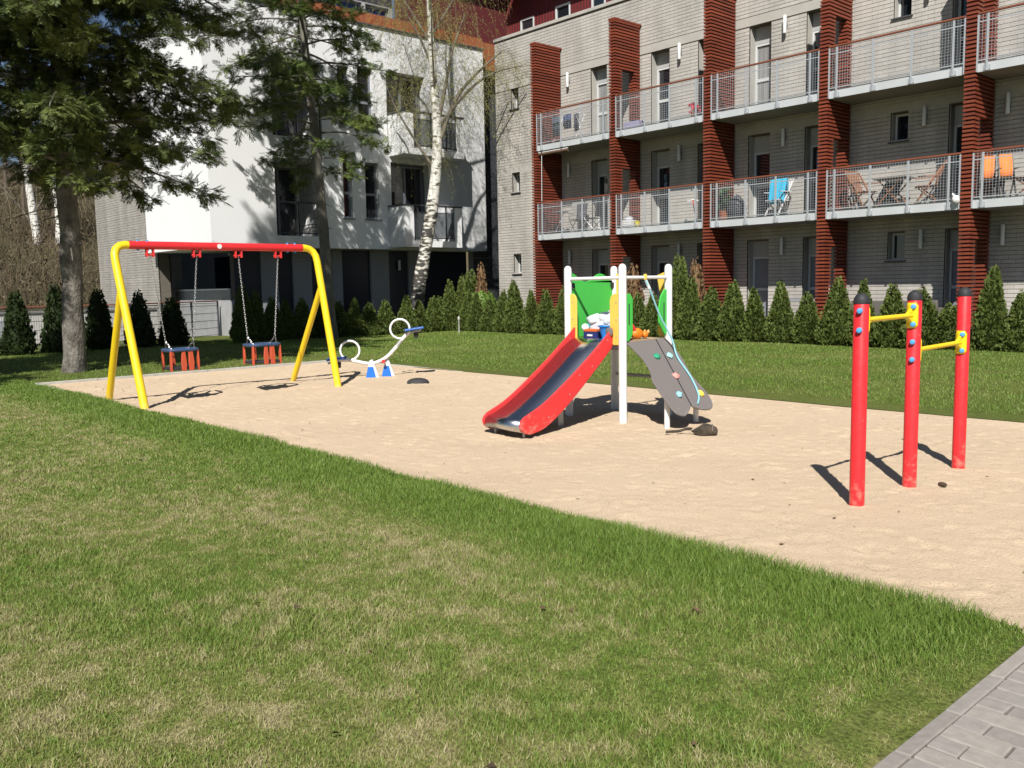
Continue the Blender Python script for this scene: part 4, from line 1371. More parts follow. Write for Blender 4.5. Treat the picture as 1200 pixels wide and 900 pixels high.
M_NEEDLE = mat('spruce_needles', (0.062, 0.092, 0.026), 0.6, var=(0.9, 0.9), col2=(0.145, 0.165, 0.042), island=0.35, trans=0.15, spec=0.25)
M_NEEDLE2 = mat('fir_needles', (0.072, 0.115, 0.028), 0.6, var=(0.9, 0.8), col2=(0.15, 0.18, 0.042), island=0.35, trans=0.18, spec=0.25)
M_BARK = mat('spruce_bark', (0.25, 0.225, 0.19), 0.95, var=(6, 1.0), col2=(0.075, 0.065, 0.055), bump=(22, 1.0, 0.05), stretch=(1, 1, 0.6), detail=10)
M_BARK2 = mat('fir_bark', (0.17, 0.155, 0.125), 0.95, var=(7, 0.8), col2=(0.085, 0.08, 0.065), bump=(18, 0.8, 0.025), stretch=(1, 1, 0.4), detail=8)

def conifer(name, label, trunk_pts, trunk_r, zones, mneedle, mbark, seed, group=None, stubs=0, per=13):
    """zones: (z0, z1, n branches, length at z0, length at z1, step, sprig size, bare share)"""
    rr = np.random.default_rng(seed)
    root = thing(name, label, 'tree', trunk_pts[0], group)
    tz = [p[2] for p in trunk_pts]
    at = lambda z: np.array([np.interp(z, tz, [p[i] for p in trunk_pts]) for i in (0, 1)] + [z])
    rad = lambda z: float(np.interp(z, tz, trunk_r))
    tb = MB()
    fine = [float(z) for z in np.linspace(tz[0], tz[-1], 40)]
    tb.tube([tuple(at(z) + np.array([rr.normal(0, .008), rr.normal(0, .008), 0])) for z in fine], [rad(z) * (1 + .05 * rr.normal()) + (0.05 * math.exp(-max(0, z) / .2)) for z in fine], 18)
    tb.build('trunk', mbark, root)
    P, D, Nn, sc = [], [], [], []
    br = MB()
    for (z0, z1, nb, l0, l1, step, ssz, bare) in zones:
        for i in range(nb):
            t = (i + rr.uniform(0, .9)) / nb
            z = z0 + (z1 - z0) * t
            az = i * 2.39996 + rr.uniform(-.5, .5)
            L = (l0 + (l1 - l0) * t) * rr.uniform(.72, 1.12)
            p = at(z)
            d0 = np.array([math.cos(az), math.sin(az), 0])
            rise, droop = rr.uniform(.0, .30), rr.uniform(.16, .34)
            n = 9
            pts = [p + d0 * L * s + np.array([0, 0, L * (rise * s - droop * s * s * 1.25 + .12 * max(0, s - .8))]) + rr.normal(0, .02, 3) * L * .25 * s for s in np.linspace(0, 1, n)]
            br.tube([tuple(q) for q in pts], [max(.006, .042 * (L / 3.5) * (1 - s) ** .9 + .006) for s in np.linspace(0, 1, n)], 5, caps=False)
            nt_ = max(3, int(L / step))
            for q_ in range(nt_):
                sA = bare + (1 - bare) * (q_ + rr.uniform(0, 1)) / nt_
                j = min(int(sA * (n - 1)), n - 2)
                f = sA * (n - 1) - j
                q = pts[j] * (1 - f) + pts[j + 1] * f
                d = pts[j + 1] - pts[j]
                d /= np.linalg.norm(d)
                sd0 = np.cross(d, [0, 0, 1.0])
                lat = rr.uniform(-1, 1) * (min(.30 * L, .95) * (1 - sA) ** .55 + .06)
                c = q + sd0 * lat + d * abs(lat) * .55 + np.array([0, 0, -.22 * abs(lat) + rr.normal(0, .05)])
                if abs(lat) > .2: br.tube([tuple(q), tuple(q * .5 + c * .5 + np.array([0, 0, .03])), tuple(c)], [.012, .009, .005], 3, caps=False)
                e = d * .7 + sd0 * np.sign(lat) * min(1, abs(lat) * 2.2) + np.array([0, 0, -.25])
                for k in range(per):
                    dd = e * rr.uniform(.3, 1.0) + rr.normal(0, .55, 3)
                    P.append(c - e * .25 * ssz + rr.normal(0, .16, 3) * ssz * np.array([1.3, 1.3, .8])); D.append(dd); Nn.append(np.array([0, 0, 1.0]) + rr.normal(0, .35, 3)); sc.append(ssz * rr.uniform(.55, 1.15))
            for k in range(3):
                P.append(pts[-1]); D.append(pts[-1] - pts[-2] + rr.normal(0, .12, 3)); Nn.append(np.array([0, 0, 1.0])); sc.append(ssz)
    for i in range(stubs):
        z = rr.uniform(1.0, zones[0][0])
        az = rr.uniform(0, 2 * PI)
        L = rr.uniform(.15, 1.2) if z > 2.2 else rr.uniform(.04, .15)
        p = at(z)
        d0 = np.array([math.cos(az), math.sin(az), rr.uniform(-.25, .25)])
        br.tube([tuple(p), tuple(p + d0 * L * .5), tuple(p + d0 * L + np.array([0, 0, -.1 * L]))], [.022, .014, .006], 5, caps=False)
    br.build('limbs', mbark, root, kind='stuff')
    build_sprigs('crown', mneedle, root, P, D, Nn, sc)
    return root

conifer('spruce_tree', 'large dark spruce with bare grey trunk standing behind the yellow swing stand', [(-18.34, 5.23, -.1), (-18.28, 5.29, 2.2), (-18.25, 5.33, 5.4), (-18.2, 5.35, 18.0)], [.205, .19, .165, .02],
        [(3.8, 4.5, 10, 2.6, 3.0, .20, .30, .30), (4.4, 8.8, 82, 2.9, 3.5, .19, .32, .07), (8.8, 17.4, 50, 3.4, .5, .52, .78, .06)], M_NEEDLE, M_BARK, 5, stubs=22)
conifer('spruce_tree', 'tall spruce beyond the left edge, shading the lawn by the fence', [(-16.5, -1.5, -.1), (-16.45, -1.5, 6), (-16.4, -1.4, 15.5)], [.21, .17, .02],
        [(4.2, 15.2, 50, 2.9, .5, .55, .75, .06)], M_NEEDLE, M_BARK, 8, stubs=6)
conifer('fir_tree', 'thin sparse fir with long bare stem in front of the white house', [(-23.69, 14.11, -.1), (-23.77, 14.02, 3.3), (-23.85, 13.93, 5.8), (-24.03, 13.74, 9.5), (-24.1, 13.7, 13.2)], [.175, .16, .135, .10, .02],
        [(5.0, 6.6, 12, 1.9, 2.4, .22, .27, .50), (6.6, 10.4, 40, 2.5, 2.5, .18, .29, .28), (10.4, 12.9, 22, 2.3, .5, .26, .38, .12)], M_NEEDLE2, M_BARK2, 12, stubs=26, per=9)

# ---- birch in front of the white house
def birch_bark():
    m = bpy.data.materials.new('birch_bark')
    m.use_nodes = True
    t = m.node_tree
    b = t.nodes['Principled BSDF']
    b.inputs['Roughness'].default_value = .75
    g = t.nodes.new('ShaderNodeNewGeometry')
    mp = t.nodes.new('ShaderNodeMapping')
    mp.inputs['Scale'].default_value = (4, 4, 11)
    lk(t, g.outputs['Position'], mp.inputs['Vector'])
    n = t.nodes.new('ShaderNodeTexNoise')
    n.inputs['Scale'].default_value = 1.0
    n.inputs['Detail'].default_value = 5
    lk(t, mp.outputs[0], n.inputs['Vector'])
    n2 = t.nodes.new('ShaderNodeTexNoise')
    n2.inputs['Scale'].default_value = 2.2
    n2.inputs['Detail'].default_value = 4
    lk(t, g.outputs['Position'], n2.inputs['Vector'])
    sx = t.nodes.new('ShaderNodeSeparateXYZ')
    lk(t, g.outputs['Position'], sx.inputs[0])
    r = t.nodes.new('ShaderNodeMapRange')      # the old bark at the foot is dark and fissured
    r.inputs[1].default_value, r.inputs[2].default_value, r.inputs[3].default_value, r.inputs[4].default_value = 1.2, 5.0, .16, -.03
    lk(t, sx.outputs[2], r.inputs[0])
    ad = t.nodes.new('ShaderNodeMath')
    lk(t, n.outputs[0], ad.inputs[0]); lk(t, r.outputs[0], ad.inputs[1])
    a2 = t.nodes.new('ShaderNodeMath')
    a2.operation = 'MULTIPLY_ADD'
    a2.inputs[1].default_value = .35
    lk(t, n2.outputs[0], a2.inputs[0]); lk(t, ad.outputs[0], a2.inputs[2])
    cr = t.nodes.new('ShaderNodeValToRGB')
    e = cr.color_ramp.elements
    e[0].position, e[0].color = .66, (.66, .64, .58, 1)
    e[1].position, e[1].color = .78, (.05, .045, .04, 1)
    q = e.new(.72); q.color = (.40, .37, .30, 1)
    lk(t, a2.outputs[0], cr.inputs[0])
    lk(t, cr.outputs[0], b.inputs['Base Color'])
    bp = t.nodes.new('ShaderNodeBump')
    bp.inputs['Strength'].default_value = .5
    bp.inputs['Distance'].default_value = .02
    lk(t, a2.outputs[0], bp.inputs['Height'])
    lk(t, bp.outputs[0], b.inputs['Normal'])
    return m
M_BIRCH = birch_bark()
M_LIMB = mat('birch_limb', (0.22, 0.19, 0.14), 0.85, var=(6, .9), col2=(0.07, 0.06, 0.05))
M_TWIG = mat('birch_twig', (0.20, 0.165, 0.09), 0.85)
M_BLEAF = mat('birch_bud', (0.30, 0.31, 0.06), 0.7, island=0.35, trans=0.3)

def birch(name, label, trunk, rad, limbs, ntw, seed, leaf=True, nleaf=7, tl=(.8, 2.2), twig_r=.0045):
    rr = np.random.default_rng(seed)
    root = thing(name, label, 'tree', trunk[0])
    n = 34
    tz = [p[2] for p in trunk]
    zs_ = np.linspace(tz[0], tz[-1], n)
    pts = [tuple(np.interp(z, tz, [p[i] for p in trunk]) for i in (0, 1)) + (float(z),) for z in zs_]
    # soften the polyline
    for _ in range(3): pts = [pts[0]] + [tuple((pts[i - 1][k] + 2 * pts[i][k] + pts[i + 1][k]) / 4 for k in range(3)) for i in range(1, n - 1)] + [pts[-1]]
    MB().tube(pts, [float(np.interp(z, tz, rad)) * (1 + .04 * rr.normal()) for z in zs_], 16).build('trunk', M_BIRCH, root)
    lb = MB()
    ends = []
    for pl, r0 in limbs:
        pl = [np.array(p) for p in pl]
        q = [tuple(p) for p in smooth([tuple(p) for p in pl], 4)]
        lb.tube(q, [r0 * (1 - .75 * i / (len(q) - 1)) for i in range(len(q))], 7, caps=False)
        for a in q[len(q) // 4:]: ends.append(np.array(a))
    for p in pts[int(n * .62):]: ends.append(np.array(p))
    lb.build('limbs', M_LIMB, root, kind='stuff')
    tw = MB()
    LV, LF = [], []
    for i in range(ntw):
        o = ends[rr.integers(len(ends))] + rr.normal(0, .12, 3)
        az = rr.uniform(0, 2 * PI)
        out = np.array([math.cos(az), math.sin(az), rr.uniform(.1, .9)])
        L1 = rr.uniform(.4, 1.5)
        L2 = rr.uniform(*tl)
        seg = 7
        p = o.copy()
        d = out / np.linalg.norm(out)
        ps = [p.copy()]
        for k in range(seg):
            d = d + np.array([0, 0, -.42]) + rr.normal(0, .10, 3)
            d /= np.linalg.norm(d)
            p = p + d * (L1 + L2) / seg
            ps.append(p.copy())
        tw.tube([tuple(x) for x in ps], [twig_r * (1 - .5 * k / seg) for k in range(seg + 1)], 3, caps=False)
        if leaf:
            for k in range(nleaf * 2):
                f = rr.uniform(.8, seg - .01)
                j = int(f)
                c = ps[j] * (1 - f + j) + ps[j + 1] * (f - j) + rr.normal(0, .03, 3)
                a = rr.normal(0, 1, 3); a /= np.linalg.norm(a)
                b_ = np.cross(a, rr.normal(0, 1, 3)); b_ /= np.linalg.norm(b_)
                s_ = rr.uniform(.013, .024)
                i0 = len(LV)
                LV += [c - a * s_, c + b_ * s_ * .5, c + a * s_, c - b_ * s_ * .5]
                LF += [(i0, i0 + 1, i0 + 2), (i0, i0 + 2, i0 + 3)]
    tw.build('twigs', M_TWIG, root, kind='stuff')
    if leaf: npmesh('crown', np.array(LV), np.array(LF), M_BLEAF, root)
    return root
TB = [(-25.2, 18.32, -.1), (-25.14, 18.39, 1.15), (-24.93, 18.62, 2.61), (-24.75, 18.82, 3.91), (-24.58, 19.0, 5.49), (-24.53, 19.06, 6.91), (-24.6, 18.98, 8.33), (-24.64, 18.94, 9.72), (-24.65, 18.93, 11.1), (-24.67, 18.9, 15.0)]
LB = [([(-24.52, 19.07, 6.4), (-24.09, 19.55, 7.89), (-23.59, 20.1, 8.72), (-23.04, 20.71, 9.4)], .085),
      ([(-24.55, 19.04, 6.9), (-24.33, 19.28, 8.32), (-24.16, 19.47, 9.43), (-23.85, 19.8, 10.6)], .08),
      ([(-24.5, 19.1, 7.0), (-23.79, 19.87, 8.16), (-23.2, 20.52, 8.71), (-22.5, 21.2, 8.9)], .065),
      ([(-24.62, 18.97, 8.9), (-24.92, 18.63, 10.01), (-25.29, 18.22, 11.0)], .05),
      ([(-24.6, 18.95, 5.5), (-25.1, 18.45, 6.6), (-25.45, 18.0, 7.6), (-25.6, 17.7, 8.4)], .055),
      ([(-24.64, 18.94, 9.7), (-25.28, 18.23, 11.3), (-25.6, 17.9, 12.4)], .05), ([(-24.64, 18.94, 9.9), (-23.93, 19.72, 11.5), (-23.5, 20.2, 12.6)], .05),
      ([(-24.65, 18.93, 10.6), (-24.1, 18.6, 12.2), (-23.9, 18.4, 13.0)], .04), ([(-24.65, 18.93, 11.2), (-25.2, 19.3, 12.6), (-25.4, 19.6, 13.4)], .04),
      ([(-24.58, 19.0, 8.0), (-24.0, 18.5, 9.6), (-23.6, 18.2, 10.6)], .045), ([(-24.6, 19.0, 7.4), (-25.2, 19.4, 8.8), (-25.6, 19.8, 9.8)], .045)]
birch('birch_tree', 'leaning white-barked birch with hanging twigs in front of the white house', TB, [.28, .25, .225, .21, .185, .155, .125, .105, .09, .03], LB, 880, 3, nleaf=19, twig_r=.0028)

# ---- clipped thuja shrubs
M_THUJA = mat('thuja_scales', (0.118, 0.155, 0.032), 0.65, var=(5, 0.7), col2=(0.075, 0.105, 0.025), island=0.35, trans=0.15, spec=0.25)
M_THUJA_SHADE = mat('thuja_scales_dark', (0.035, 0.055, 0.016), 0.65, var=(5, 0.6), island=0.3, trans=0.1, spec=0.2)  # darkened copy of the thuja green: tree shade at the fence painted into the colour
M_BROWN = mat('withered_thuja', (0.20, 0.105, 0.045), 0.8, var=(6, 0.8), col2=(0.10, 0.07, 0.03), island=0.35)
M_STEM = mat('shrub_stem', (0.10, 0.065, 0.04), 0.9)
def spray_template(seed):
    r = np.random.default_rng(seed)
    V, Fc = [], []
    for a in (-.65, -.3, 0, .3, .65):
        L = r.uniform(.7, 1.0) * (1 - .3 * abs(a))
        d = np.array([math.cos(a), math.sin(a), r.uniform(-.15, .25)])
        s = np.array([-math.sin(a), math.cos(a), 0]) * .13
        i = len(V)
        V.extend([np.zeros(3), d * L * .55 + s, d * L, d * L * .55 - s])
        Fc.extend([(i, i + 1, i + 2), (i, i + 2, i + 3)])
    return np.array(V), np.array(Fc)
SPT = [spray_template(k) for k in range(3)]
def thuja_mesh(seed, H, Rm, n, m, power=.85, size=(.055, .105)):
    rr = np.random.default_rng(seed)
    prof = lambda h: Rm * np.clip((1 - h) ** power, 0, 1) * np.clip(.72 + h * 2.2, 0, 1) + .012
    h = 1 - np.sqrt(rr.uniform(0.0, 1, n))
    h = np.clip(h * 1.0, 0.005, .995)
    a = rr.uniform(0, 2 * PI, n)
    lump = 1 + .16 * np.sin(3 * a + 9 * h + seed) * np.sin(14 * h + 2 * a) + .08 * rr.normal(0, 1, n)
    r = prof(h) * lump * rr.uniform(.80, 1.06, n)
    P = np.stack([r * np.cos(a), r * np.sin(a), h * H], 1)
    rad = np.stack([np.cos(a), np.sin(a), np.zeros(n)], 1)
    D = rad * rr.uniform(.35, 1.0, n)[:, None] + np.array([0, 0, 1.0]) * rr.uniform(.35, 1.2, n)[:, None] + rr.normal(0, .28, (n, 3))
    Nn = np.cross(rad, [0, 0, 1.0]) * rr.uniform(.2, 1, n)[:, None] + rr.normal(0, .45, (n, 3))
    sc = rr.uniform(*size, n)
    VV, FF, off = [], [], 0
    for j, (T, Fc) in enumerate(SPT):
        sel = np.arange(n) % 3 == j
        v_ = rotate_batch(T, D[sel], Nn[sel], sc[sel], P[sel])
        VV.append(v_); FF.append(batch_faces(Fc, len(T), sel.sum()) + off); off += len(v_)
    # leafy core so that no daylight shows through
    k, rings = 14, 9
    for i in range(rings):
        hh = i / (rings - 1)
        rr_ = float(prof(np.array(hh))) * .80
        VV.append(np.stack([rr_ * np.cos(2 * PI * np.arange(k) / k + .4 * i), rr_ * np.sin(2 * PI * np.arange(k) / k + .4 * i), np.full(k, hh * H * .97)], 1) * (1 + .05 * rr.normal(0, 1, (k, 1)) * np.array([[1, 1, 0]])))
    for i in range(rings - 1):
        for q in range(k):
            a0, b0 = off + i * k + q, off + i * k + (q + 1) % k
            FF.append(np.array([[a0, b0, b0 + k], [a0, b0 + k, a0 + k]]))
    return np.concatenate(VV), np.concatenate(FF)
def shrub_proto(name, seed, H, Rm, n, m, **k):
    V, Fc = thuja_mesh(seed, H, Rm, n, m, **k)
    me = npmesh('crown', V, Fc, m)
    st = MB().tube([(0, 0, -.1), (0.01, 0, .3), (0, .01, H * .6)], [.03, .025, .01], 6).build('stem', M_STEM)
    return me, st
PROT = [shrub_proto('thuja', s, 1.5, .39 + .03 * (s % 2), 2600, M_THUJA, power=.75 + .1 * (s % 3)) for s in range(4)]
PROT_D = [shrub_proto('thuja', 20 + s, 1.5, .40, 1900, M_THUJA_SHADE, power=.7) for s in range(2)]
PROT_B = [shrub_proto('thuja', 30, 1.5, .26, 1300, M_BROWN, power=.5)]
PROT_T = [shrub_proto('thuja', 40, 1.5, .28, 1900, M_THUJA, power=.45)]
used = set()
def shrub(pl, k, x, y, h, w, label, group, name='thuja_shrub', cat='shrub'):
    cr, st = pl[k % len(pl)]
    root = thing(name, label, cat, (x, y, 0), group)
    s = h / 1.5
    for o in (cr, st):
        if o.name in used: c = dup(o, root)
        else: c = o; c.parent = root; used.add(o.name)
    root.scale = (w, w, s)
    root.rotation_euler = (random.gauss(0, .025), random.gauss(0, .025), (k * 1.7) % 6.28)
    return root
ORD = ['first', 'second', 'third', 'fourth', 'fifth', 'sixth', 'seventh', 'eighth', 'ninth', 'tenth', 'eleventh', 'twelfth', 'thirteenth', 'fourteenth', 'fifteenth', 'sixteenth']
ROWA = [(-25.31, 1.19), (-24.5, 1.75), (-23.72, 1.38), (-23.17, 1.32), (-22.56, 1.12), (-21.95, 1.37), (-21.23, 1.69), (-20.41, 1.38), (-19.75, 1.4), (-19.08, 1.45), (-18.48, 1.36), (-17.86, 1.31), (-17.25, 1.23), (-16.65, 1.2), (-16.2, 1.22), (-15.68, 1.26), (-15.05, 1.5), (-14.33, 1.66), (-13.71, 1.36), (-12.99, 1.52), (-12.37, 1.36), (-11.63, 1.5), (-10.95, 1.2), (-10.27, 1.55), (-9.61, 1.5), (-8.94, 1.4), (-8.2, 1.28), (-7.69, 0.95), (-6.9, 1.74), (-6.3, 1.2), (-5.6, 1.4)]
LEFT = [q for q in ROWA if q[0] < -17.4]
MID = [q for q in ROWA if -17.4 <= q[0] < -14.9]
RIGHT = [q for q in ROWA if q[0] >= -14.9]
G = 'thuja hedge along the brick house'
for i, (x, h) in enumerate(LEFT):
    shrub(PROT, i * 7 + 1, x, 19.48 + random.uniform(-.06, .06), h + .03, .80 + .14 * random.random(), 'green thuja in the brick house hedge, %s counted leftwards from the slide tower' % ORD[len(LEFT) - 1 - i], G)
for i, (x, h) in enumerate(MID):
    shrub(PROT, i * 5 + 2, x, 19.5 + random.uniform(-.06, .06), h + .03, .80 + .14 * random.random(), 'green thuja showing through the slide tower, %s from its left post' % ORD[i], G)
for i, (x, h) in enumerate(RIGHT):
    shrub(PROT, i * 3 + 1, x, 19.46 + random.uniform(-.06, .06), h + .04, .88 + .18 * random.random(), 'green thuja in the brick house hedge, %s counted rightwards from the slide tower' % ORD[i], G)
ROWB = [(15.4, 1.24), (16.01, 1.06), (16.61, 1.13), (17.43, 1.28), (18.02, 1.1), (18.6, 1.2), (11.64, 1.7), (12.08, 1.5), (12.54, 1.32), (13.04, 1.25), (13.53, 1.26), (14.2, 1.19), (14.81, 1.15)]
for i, (y, h) in enumerate(sorted(ROWB)):
    shrub(PROT, i * 5 + 3, -24.45 + random.uniform(-.06, .06), y, h + .03, .84 + .14 * random.random(), 'thuja in the hedge before the white house, %s counted from the garage end' % ORD[i], 'thuja hedge along the white house')
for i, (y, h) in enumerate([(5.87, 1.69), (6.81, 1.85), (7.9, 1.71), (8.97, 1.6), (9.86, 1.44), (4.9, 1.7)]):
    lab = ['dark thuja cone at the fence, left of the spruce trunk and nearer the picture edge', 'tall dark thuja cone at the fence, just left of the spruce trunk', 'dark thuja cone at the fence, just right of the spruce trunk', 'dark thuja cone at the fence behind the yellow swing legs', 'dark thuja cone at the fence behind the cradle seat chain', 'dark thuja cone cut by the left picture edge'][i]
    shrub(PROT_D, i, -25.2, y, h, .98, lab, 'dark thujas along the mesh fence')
shrub(PROT_B, 0, -23.62, 20.1, 2.35, .95, 'withered brown thuja by the corner of the brick house', 'withered thujas', 'withered_thuja')
shrub(PROT_B, 1, -14.47, 20.05, 2.2, 1.0, 'withered brown thuja right of the slide tower, before a red fin', 'withered thujas', 'withered_thuja')
shrub(PROT_B, 2, -16.75, 20.05, 2.1, 1.1, 'withered brown thuja seen between the slide tower posts', 'withered thujas', 'withered_thuja')
shrub(PROT_T, 0, -15.15, 20.0, 2.35, 1.0, 'tall slender thuja just behind the slide tower rear post', 'tall thujas behind the hedge')
shrub(PROT_T, 1, -24.55, 20.35, 2.1, 1.15, 'tall thuja between the dark tiled wall and the withered shrub, right one', 'tall thujas behind the hedge')
shrub(PROT_T, 2, -25.1, 20.5, 2.0, 1.05, 'tall thuja before the dark tiled wall, left one', 'tall thujas behind the hedge')
shrub(PROT_T, 3, -7.05, 19.85, 1.62, .9, 'slim double-tipped thuja rising beside the rightmost red fin', 'tall thujas behind the hedge')
# loose leafy bush
M_LEAFY = mat('fresh_leaf', (0.13, 0.21, 0.03), 0.6, island=0.35, trans=0.3)
V, Fc = thuja_mesh(77, 1.45, .62, 1500, None, power=.35, size=(.07, .13))
rt = thing('leafy_bush', 'bright green leafy bush behind the thuja hedge at the house corner', 'bush', (-23.5, 19.98, 0))
npmesh('crown', V + np.array([-23.5, 19.98, 0.0]), Fc, M_LEAFY, rt)
# tuft of ground cover at the foot of the hedge
# ---- wooded slope beyond the fence
def hill_z(x, y): return np.clip((-x - 44) / 40, 0, 1.3) ** 0.9 * 11 + 0.5 * fan_noise(x, y, 4, 8) * np.clip((-x - 44) / 6, 0, 1) - .1
V, Q = grid(-120, -43, -40, 60, 1.6, hill_z)
structure(npmesh('hill', V, Q, mat('dead_leaf_floor', (0.10, 0.068, 0.036), 0.95, var=(0.5, 0.8), col2=(0.10, 0.10, 0.035), bump=(3, 0.9, .3), detail=8), smooth=True))
M_BRUSH = mat('bare_brush', (0.10, 0.068, 0.042), 0.9, var=(0.35, 0.9), col2=(0.075, 0.068, 0.032), island=0.5)
rr = np.random.default_rng(17)
n = 26000
x = -44 - 46 * rr.uniform(0, 1, n) ** 1.15
y = 4.0 + (x + 44) * -.30 + rr.uniform(-9, 13, n)
P = np.stack([x, y, hill_z(x, y)], 1)
L = rr.uniform(.3, 1.9, n)
D = np.stack([rr.normal(0, .45, n), rr.normal(0, .45, n), np.ones(n)], 1)
D /= np.linalg.norm(D, axis=1, keepdims=True)
W_ = np.cross(D, rr.normal(0, 1, (n, 3))); W_ /= np.linalg.norm(W_, axis=1, keepdims=True)
ww = rr.uniform(.006, .018, n)[:, None]
T0 = P; T1 = P + D * L[:, None] * .5; T2 = P + D * L[:, None] + rr.normal(0, .15, (n, 3))
V = np.stack([T0 - W_ * ww, T0 + W_ * ww, T1 + W_ * ww, T1 - W_ * ww, T2], 1).reshape(-1, 3)
i = np.arange(n)[:, None] * 5
T = np.concatenate([i + [0, 1, 2], i + [0, 2, 3], i + [3, 2, 4]])
# leaf flakes in the brush
m2 = 16000
x2 = -44 - 46 * rr.uniform(0, 1, m2) ** 1.15
y2 = 4.0 + (x2 + 44) * -.30 + rr.uniform(-9, 13, m2)
c = np.stack([x2, y2, hill_z(x2, y2) + rr.uniform(0, 1.5, m2) ** 1.4], 1)
a = rr.normal(0, 1, (m2, 3)) * .06
b_ = rr.normal(0, 1, (m2, 3)) * .06
V2 = np.stack([c + a, c + b_, c - a * .7 - b_ * .3], 1).reshape(-1, 3)
T2_ = np.arange(m2 * 3).reshape(-1, 3) + len(V)
brush = npmesh('undergrowth', np.concatenate([V, V2]), np.concatenate([T, T2_]), M_BRUSH, kind='stuff')
tag(brush, 'brown bare brushwood covering the slope beyond the fence', 'undergrowth')
def hz(x, y): return float(hill_z(np.array([float(x)]), np.array([float(y)]))[0])
birch('birch_tree', 'slim white birch on the brown slope, further from the spruce trunk', [(-58.9, 15.3, hz(-58.9, 15.3) - .3), (-58.92, 15.2, 5.4), (-59.03, 15.0, 8.4), (-59.3, 14.7, 15)], [.27, .24, .20, .05],
      [([(-58.9, 15.2, 5.5), (-59.3, 14.2, 7.2), (-59.5, 13.4, 8.2)], .07), ([(-58.95, 15.1, 6.2), (-58.6, 16.1, 8.1), (-58.5, 16.6, 9.4)], .07), ([(-59.0, 15.1, 7.0), (-59.2, 15.9, 9), (-59.3, 16.3, 10.5)], .06)], 90, 31, leaf=False, twig_r=.013)
birch('birch_tree', 'slim white birch on the brown slope, right beside the spruce trunk', [(-58.0, 16.2, hz(-58, 16.2) - .3), (-57.93, 16.28, 5.9), (-57.98, 16.2, 8.4), (-58.1, 16, 14)], [.25, .22, .19, .05],
      [([(-57.95, 16.25, 6), (-57.8, 16.9, 7.8), (-57.8, 17.3, 9)], .06), ([(-57.95, 16.25, 7), (-58.1, 15.4, 8.6), (-58.2, 15, 9.5)], .06)], 80, 32, leaf=False, twig_r=.013)
M_BARE = mat('bare_tree_bark', (0.12, 0.09, 0.065), 0.9, var=(3, .6))
for k in range(9):
    x = -56 - 30 * ((k * .618) % 1)
    y = 3.5 + (x + 44) * -.33 + ((k * .37) % 1) * 13 - 2
    z = hz(x, y)
    H = random.uniform(8, 13)
    t = thing('bare_tree', 'thin leafless brown tree on the wooded slope beyond the fence', 'tree', (x, y, z - .3), 'bare trees on the slope')
    lx, ly = random.uniform(-.8, .8), random.uniform(-.8, .8)
    tr = [(x + lx * s * s, y + ly * s * s, z - .3 + H * s) for s in (0, .25, .5, .75, 1)]
    MB().tube(tr, [.16, .13, .10, .06, .02], 7).build('trunk', M_BARE, t)
    b = MB()
    for j in range(34):
        s = random.uniform(.2, .95)
        p = Vector((x + lx * s * s, y + ly * s * s, z - .3 + H * s))
        az = random.uniform(0, 2 * PI)
        L_ = random.uniform(.8, 2.6) * (1.1 - s * .7)
        q = p + Vector((math.cos(az) * L_ * .6, math.sin(az) * L_ * .6, L_ * .5))
        e = q + Vector((math.cos(az + .4) * L_ * .5, math.sin(az + .4) * L_ * .5, L_ * .5))
        b.tube([p, q, e], [.035, .022, .008], 4, caps=False)
        for h_ in range(3):
            w_ = q.lerp(e, random.random())
            b.tube([w_, w_ + Vector((random.uniform(-.5, .5), random.uniform(-.5, .5), random.uniform(.1, .8)))], [.013, .006], 3, caps=False)
    b.build('crown', M_BARE, t)
# ================================================================ SMALL THINGS
# ---- toys on the slide platform
DZ = .888
def lump(name, m, parent, c, r, seed, amp=.12, n=18, flat=None):
    b = MB()
    rr = random.Random(seed)
    ph = [(rr.uniform(0, 6.28), rr.uniform(1.5, 4), rr.uniform(1.5, 4)) for _ in range(5)]
    vv, ff = [], []
    rows = 12
    for i in range(rows + 1):
        th = PI * i / rows
        for k in range(n):
            a = 2 * PI * k / n
            d = 1 + amp * sum(math.sin(p + a * round(f) + th * g) for p, f, g in ph) / 2
            x, y, z = math.sin(th) * math.cos(a) * d, math.sin(th) * math.sin(a) * d, math.cos(th) * d
            zz = c[2] + r[2] * z
            if flat is not None: zz = max(zz, flat)
            vv.append((c[0] + r[0] * x, c[1] + r[1] * y, zz))
    for i in range(rows):
        ff += [(i * n + k, i * n + (k + 1) % n, (i + 1) * n + (k + 1) % n, (i + 1) * n + k) for k in range(n)]
    return b.add(vv, ff, True).build(name, m, parent)
t = thing('toy_sack', 'crumpled white and blue plastic sack of toys on the slide platform', 'toy sack', (-6.78, 7.78, DZ))
M_SACK = mat('white_plastic_film', (0.72, 0.73, 0.76), 0.35, var=(9, .6), col2=(0.52, 0.58, 0.68), bump=(14, .8, .03))
lump('sack', M_SACK, t, (-6.83, 7.70, DZ + .13), (.29, .15, .145), 4, .16, flat=DZ + .002)
lump('fold', M_SACK, t, (-6.95, 7.63, DZ + .21), (.13, .09, .06), 9, .25)
lump('fold', M_SACK, t, (-6.72, 7.62, DZ + .20), (.14, .09, .075), 5, .22)
lump('fold', mat('teal_film', (0.06, 0.30, 0.36), .4), t, (-6.98, 7.66, DZ + .13), (.06, .10, .12), 6, .2, flat=DZ + .002)
t = thing('picture_carton', 'small navy carton with orange stripe in front of the toy sack', 'box', (-6.84, 7.53, DZ))
MB().box(-7.0, -6.80, 7.47, 7.58, DZ + .001, DZ + .085).build('carton', mat('navy_print', (0.02, 0.03, 0.14), .45), t, bevel=.004)
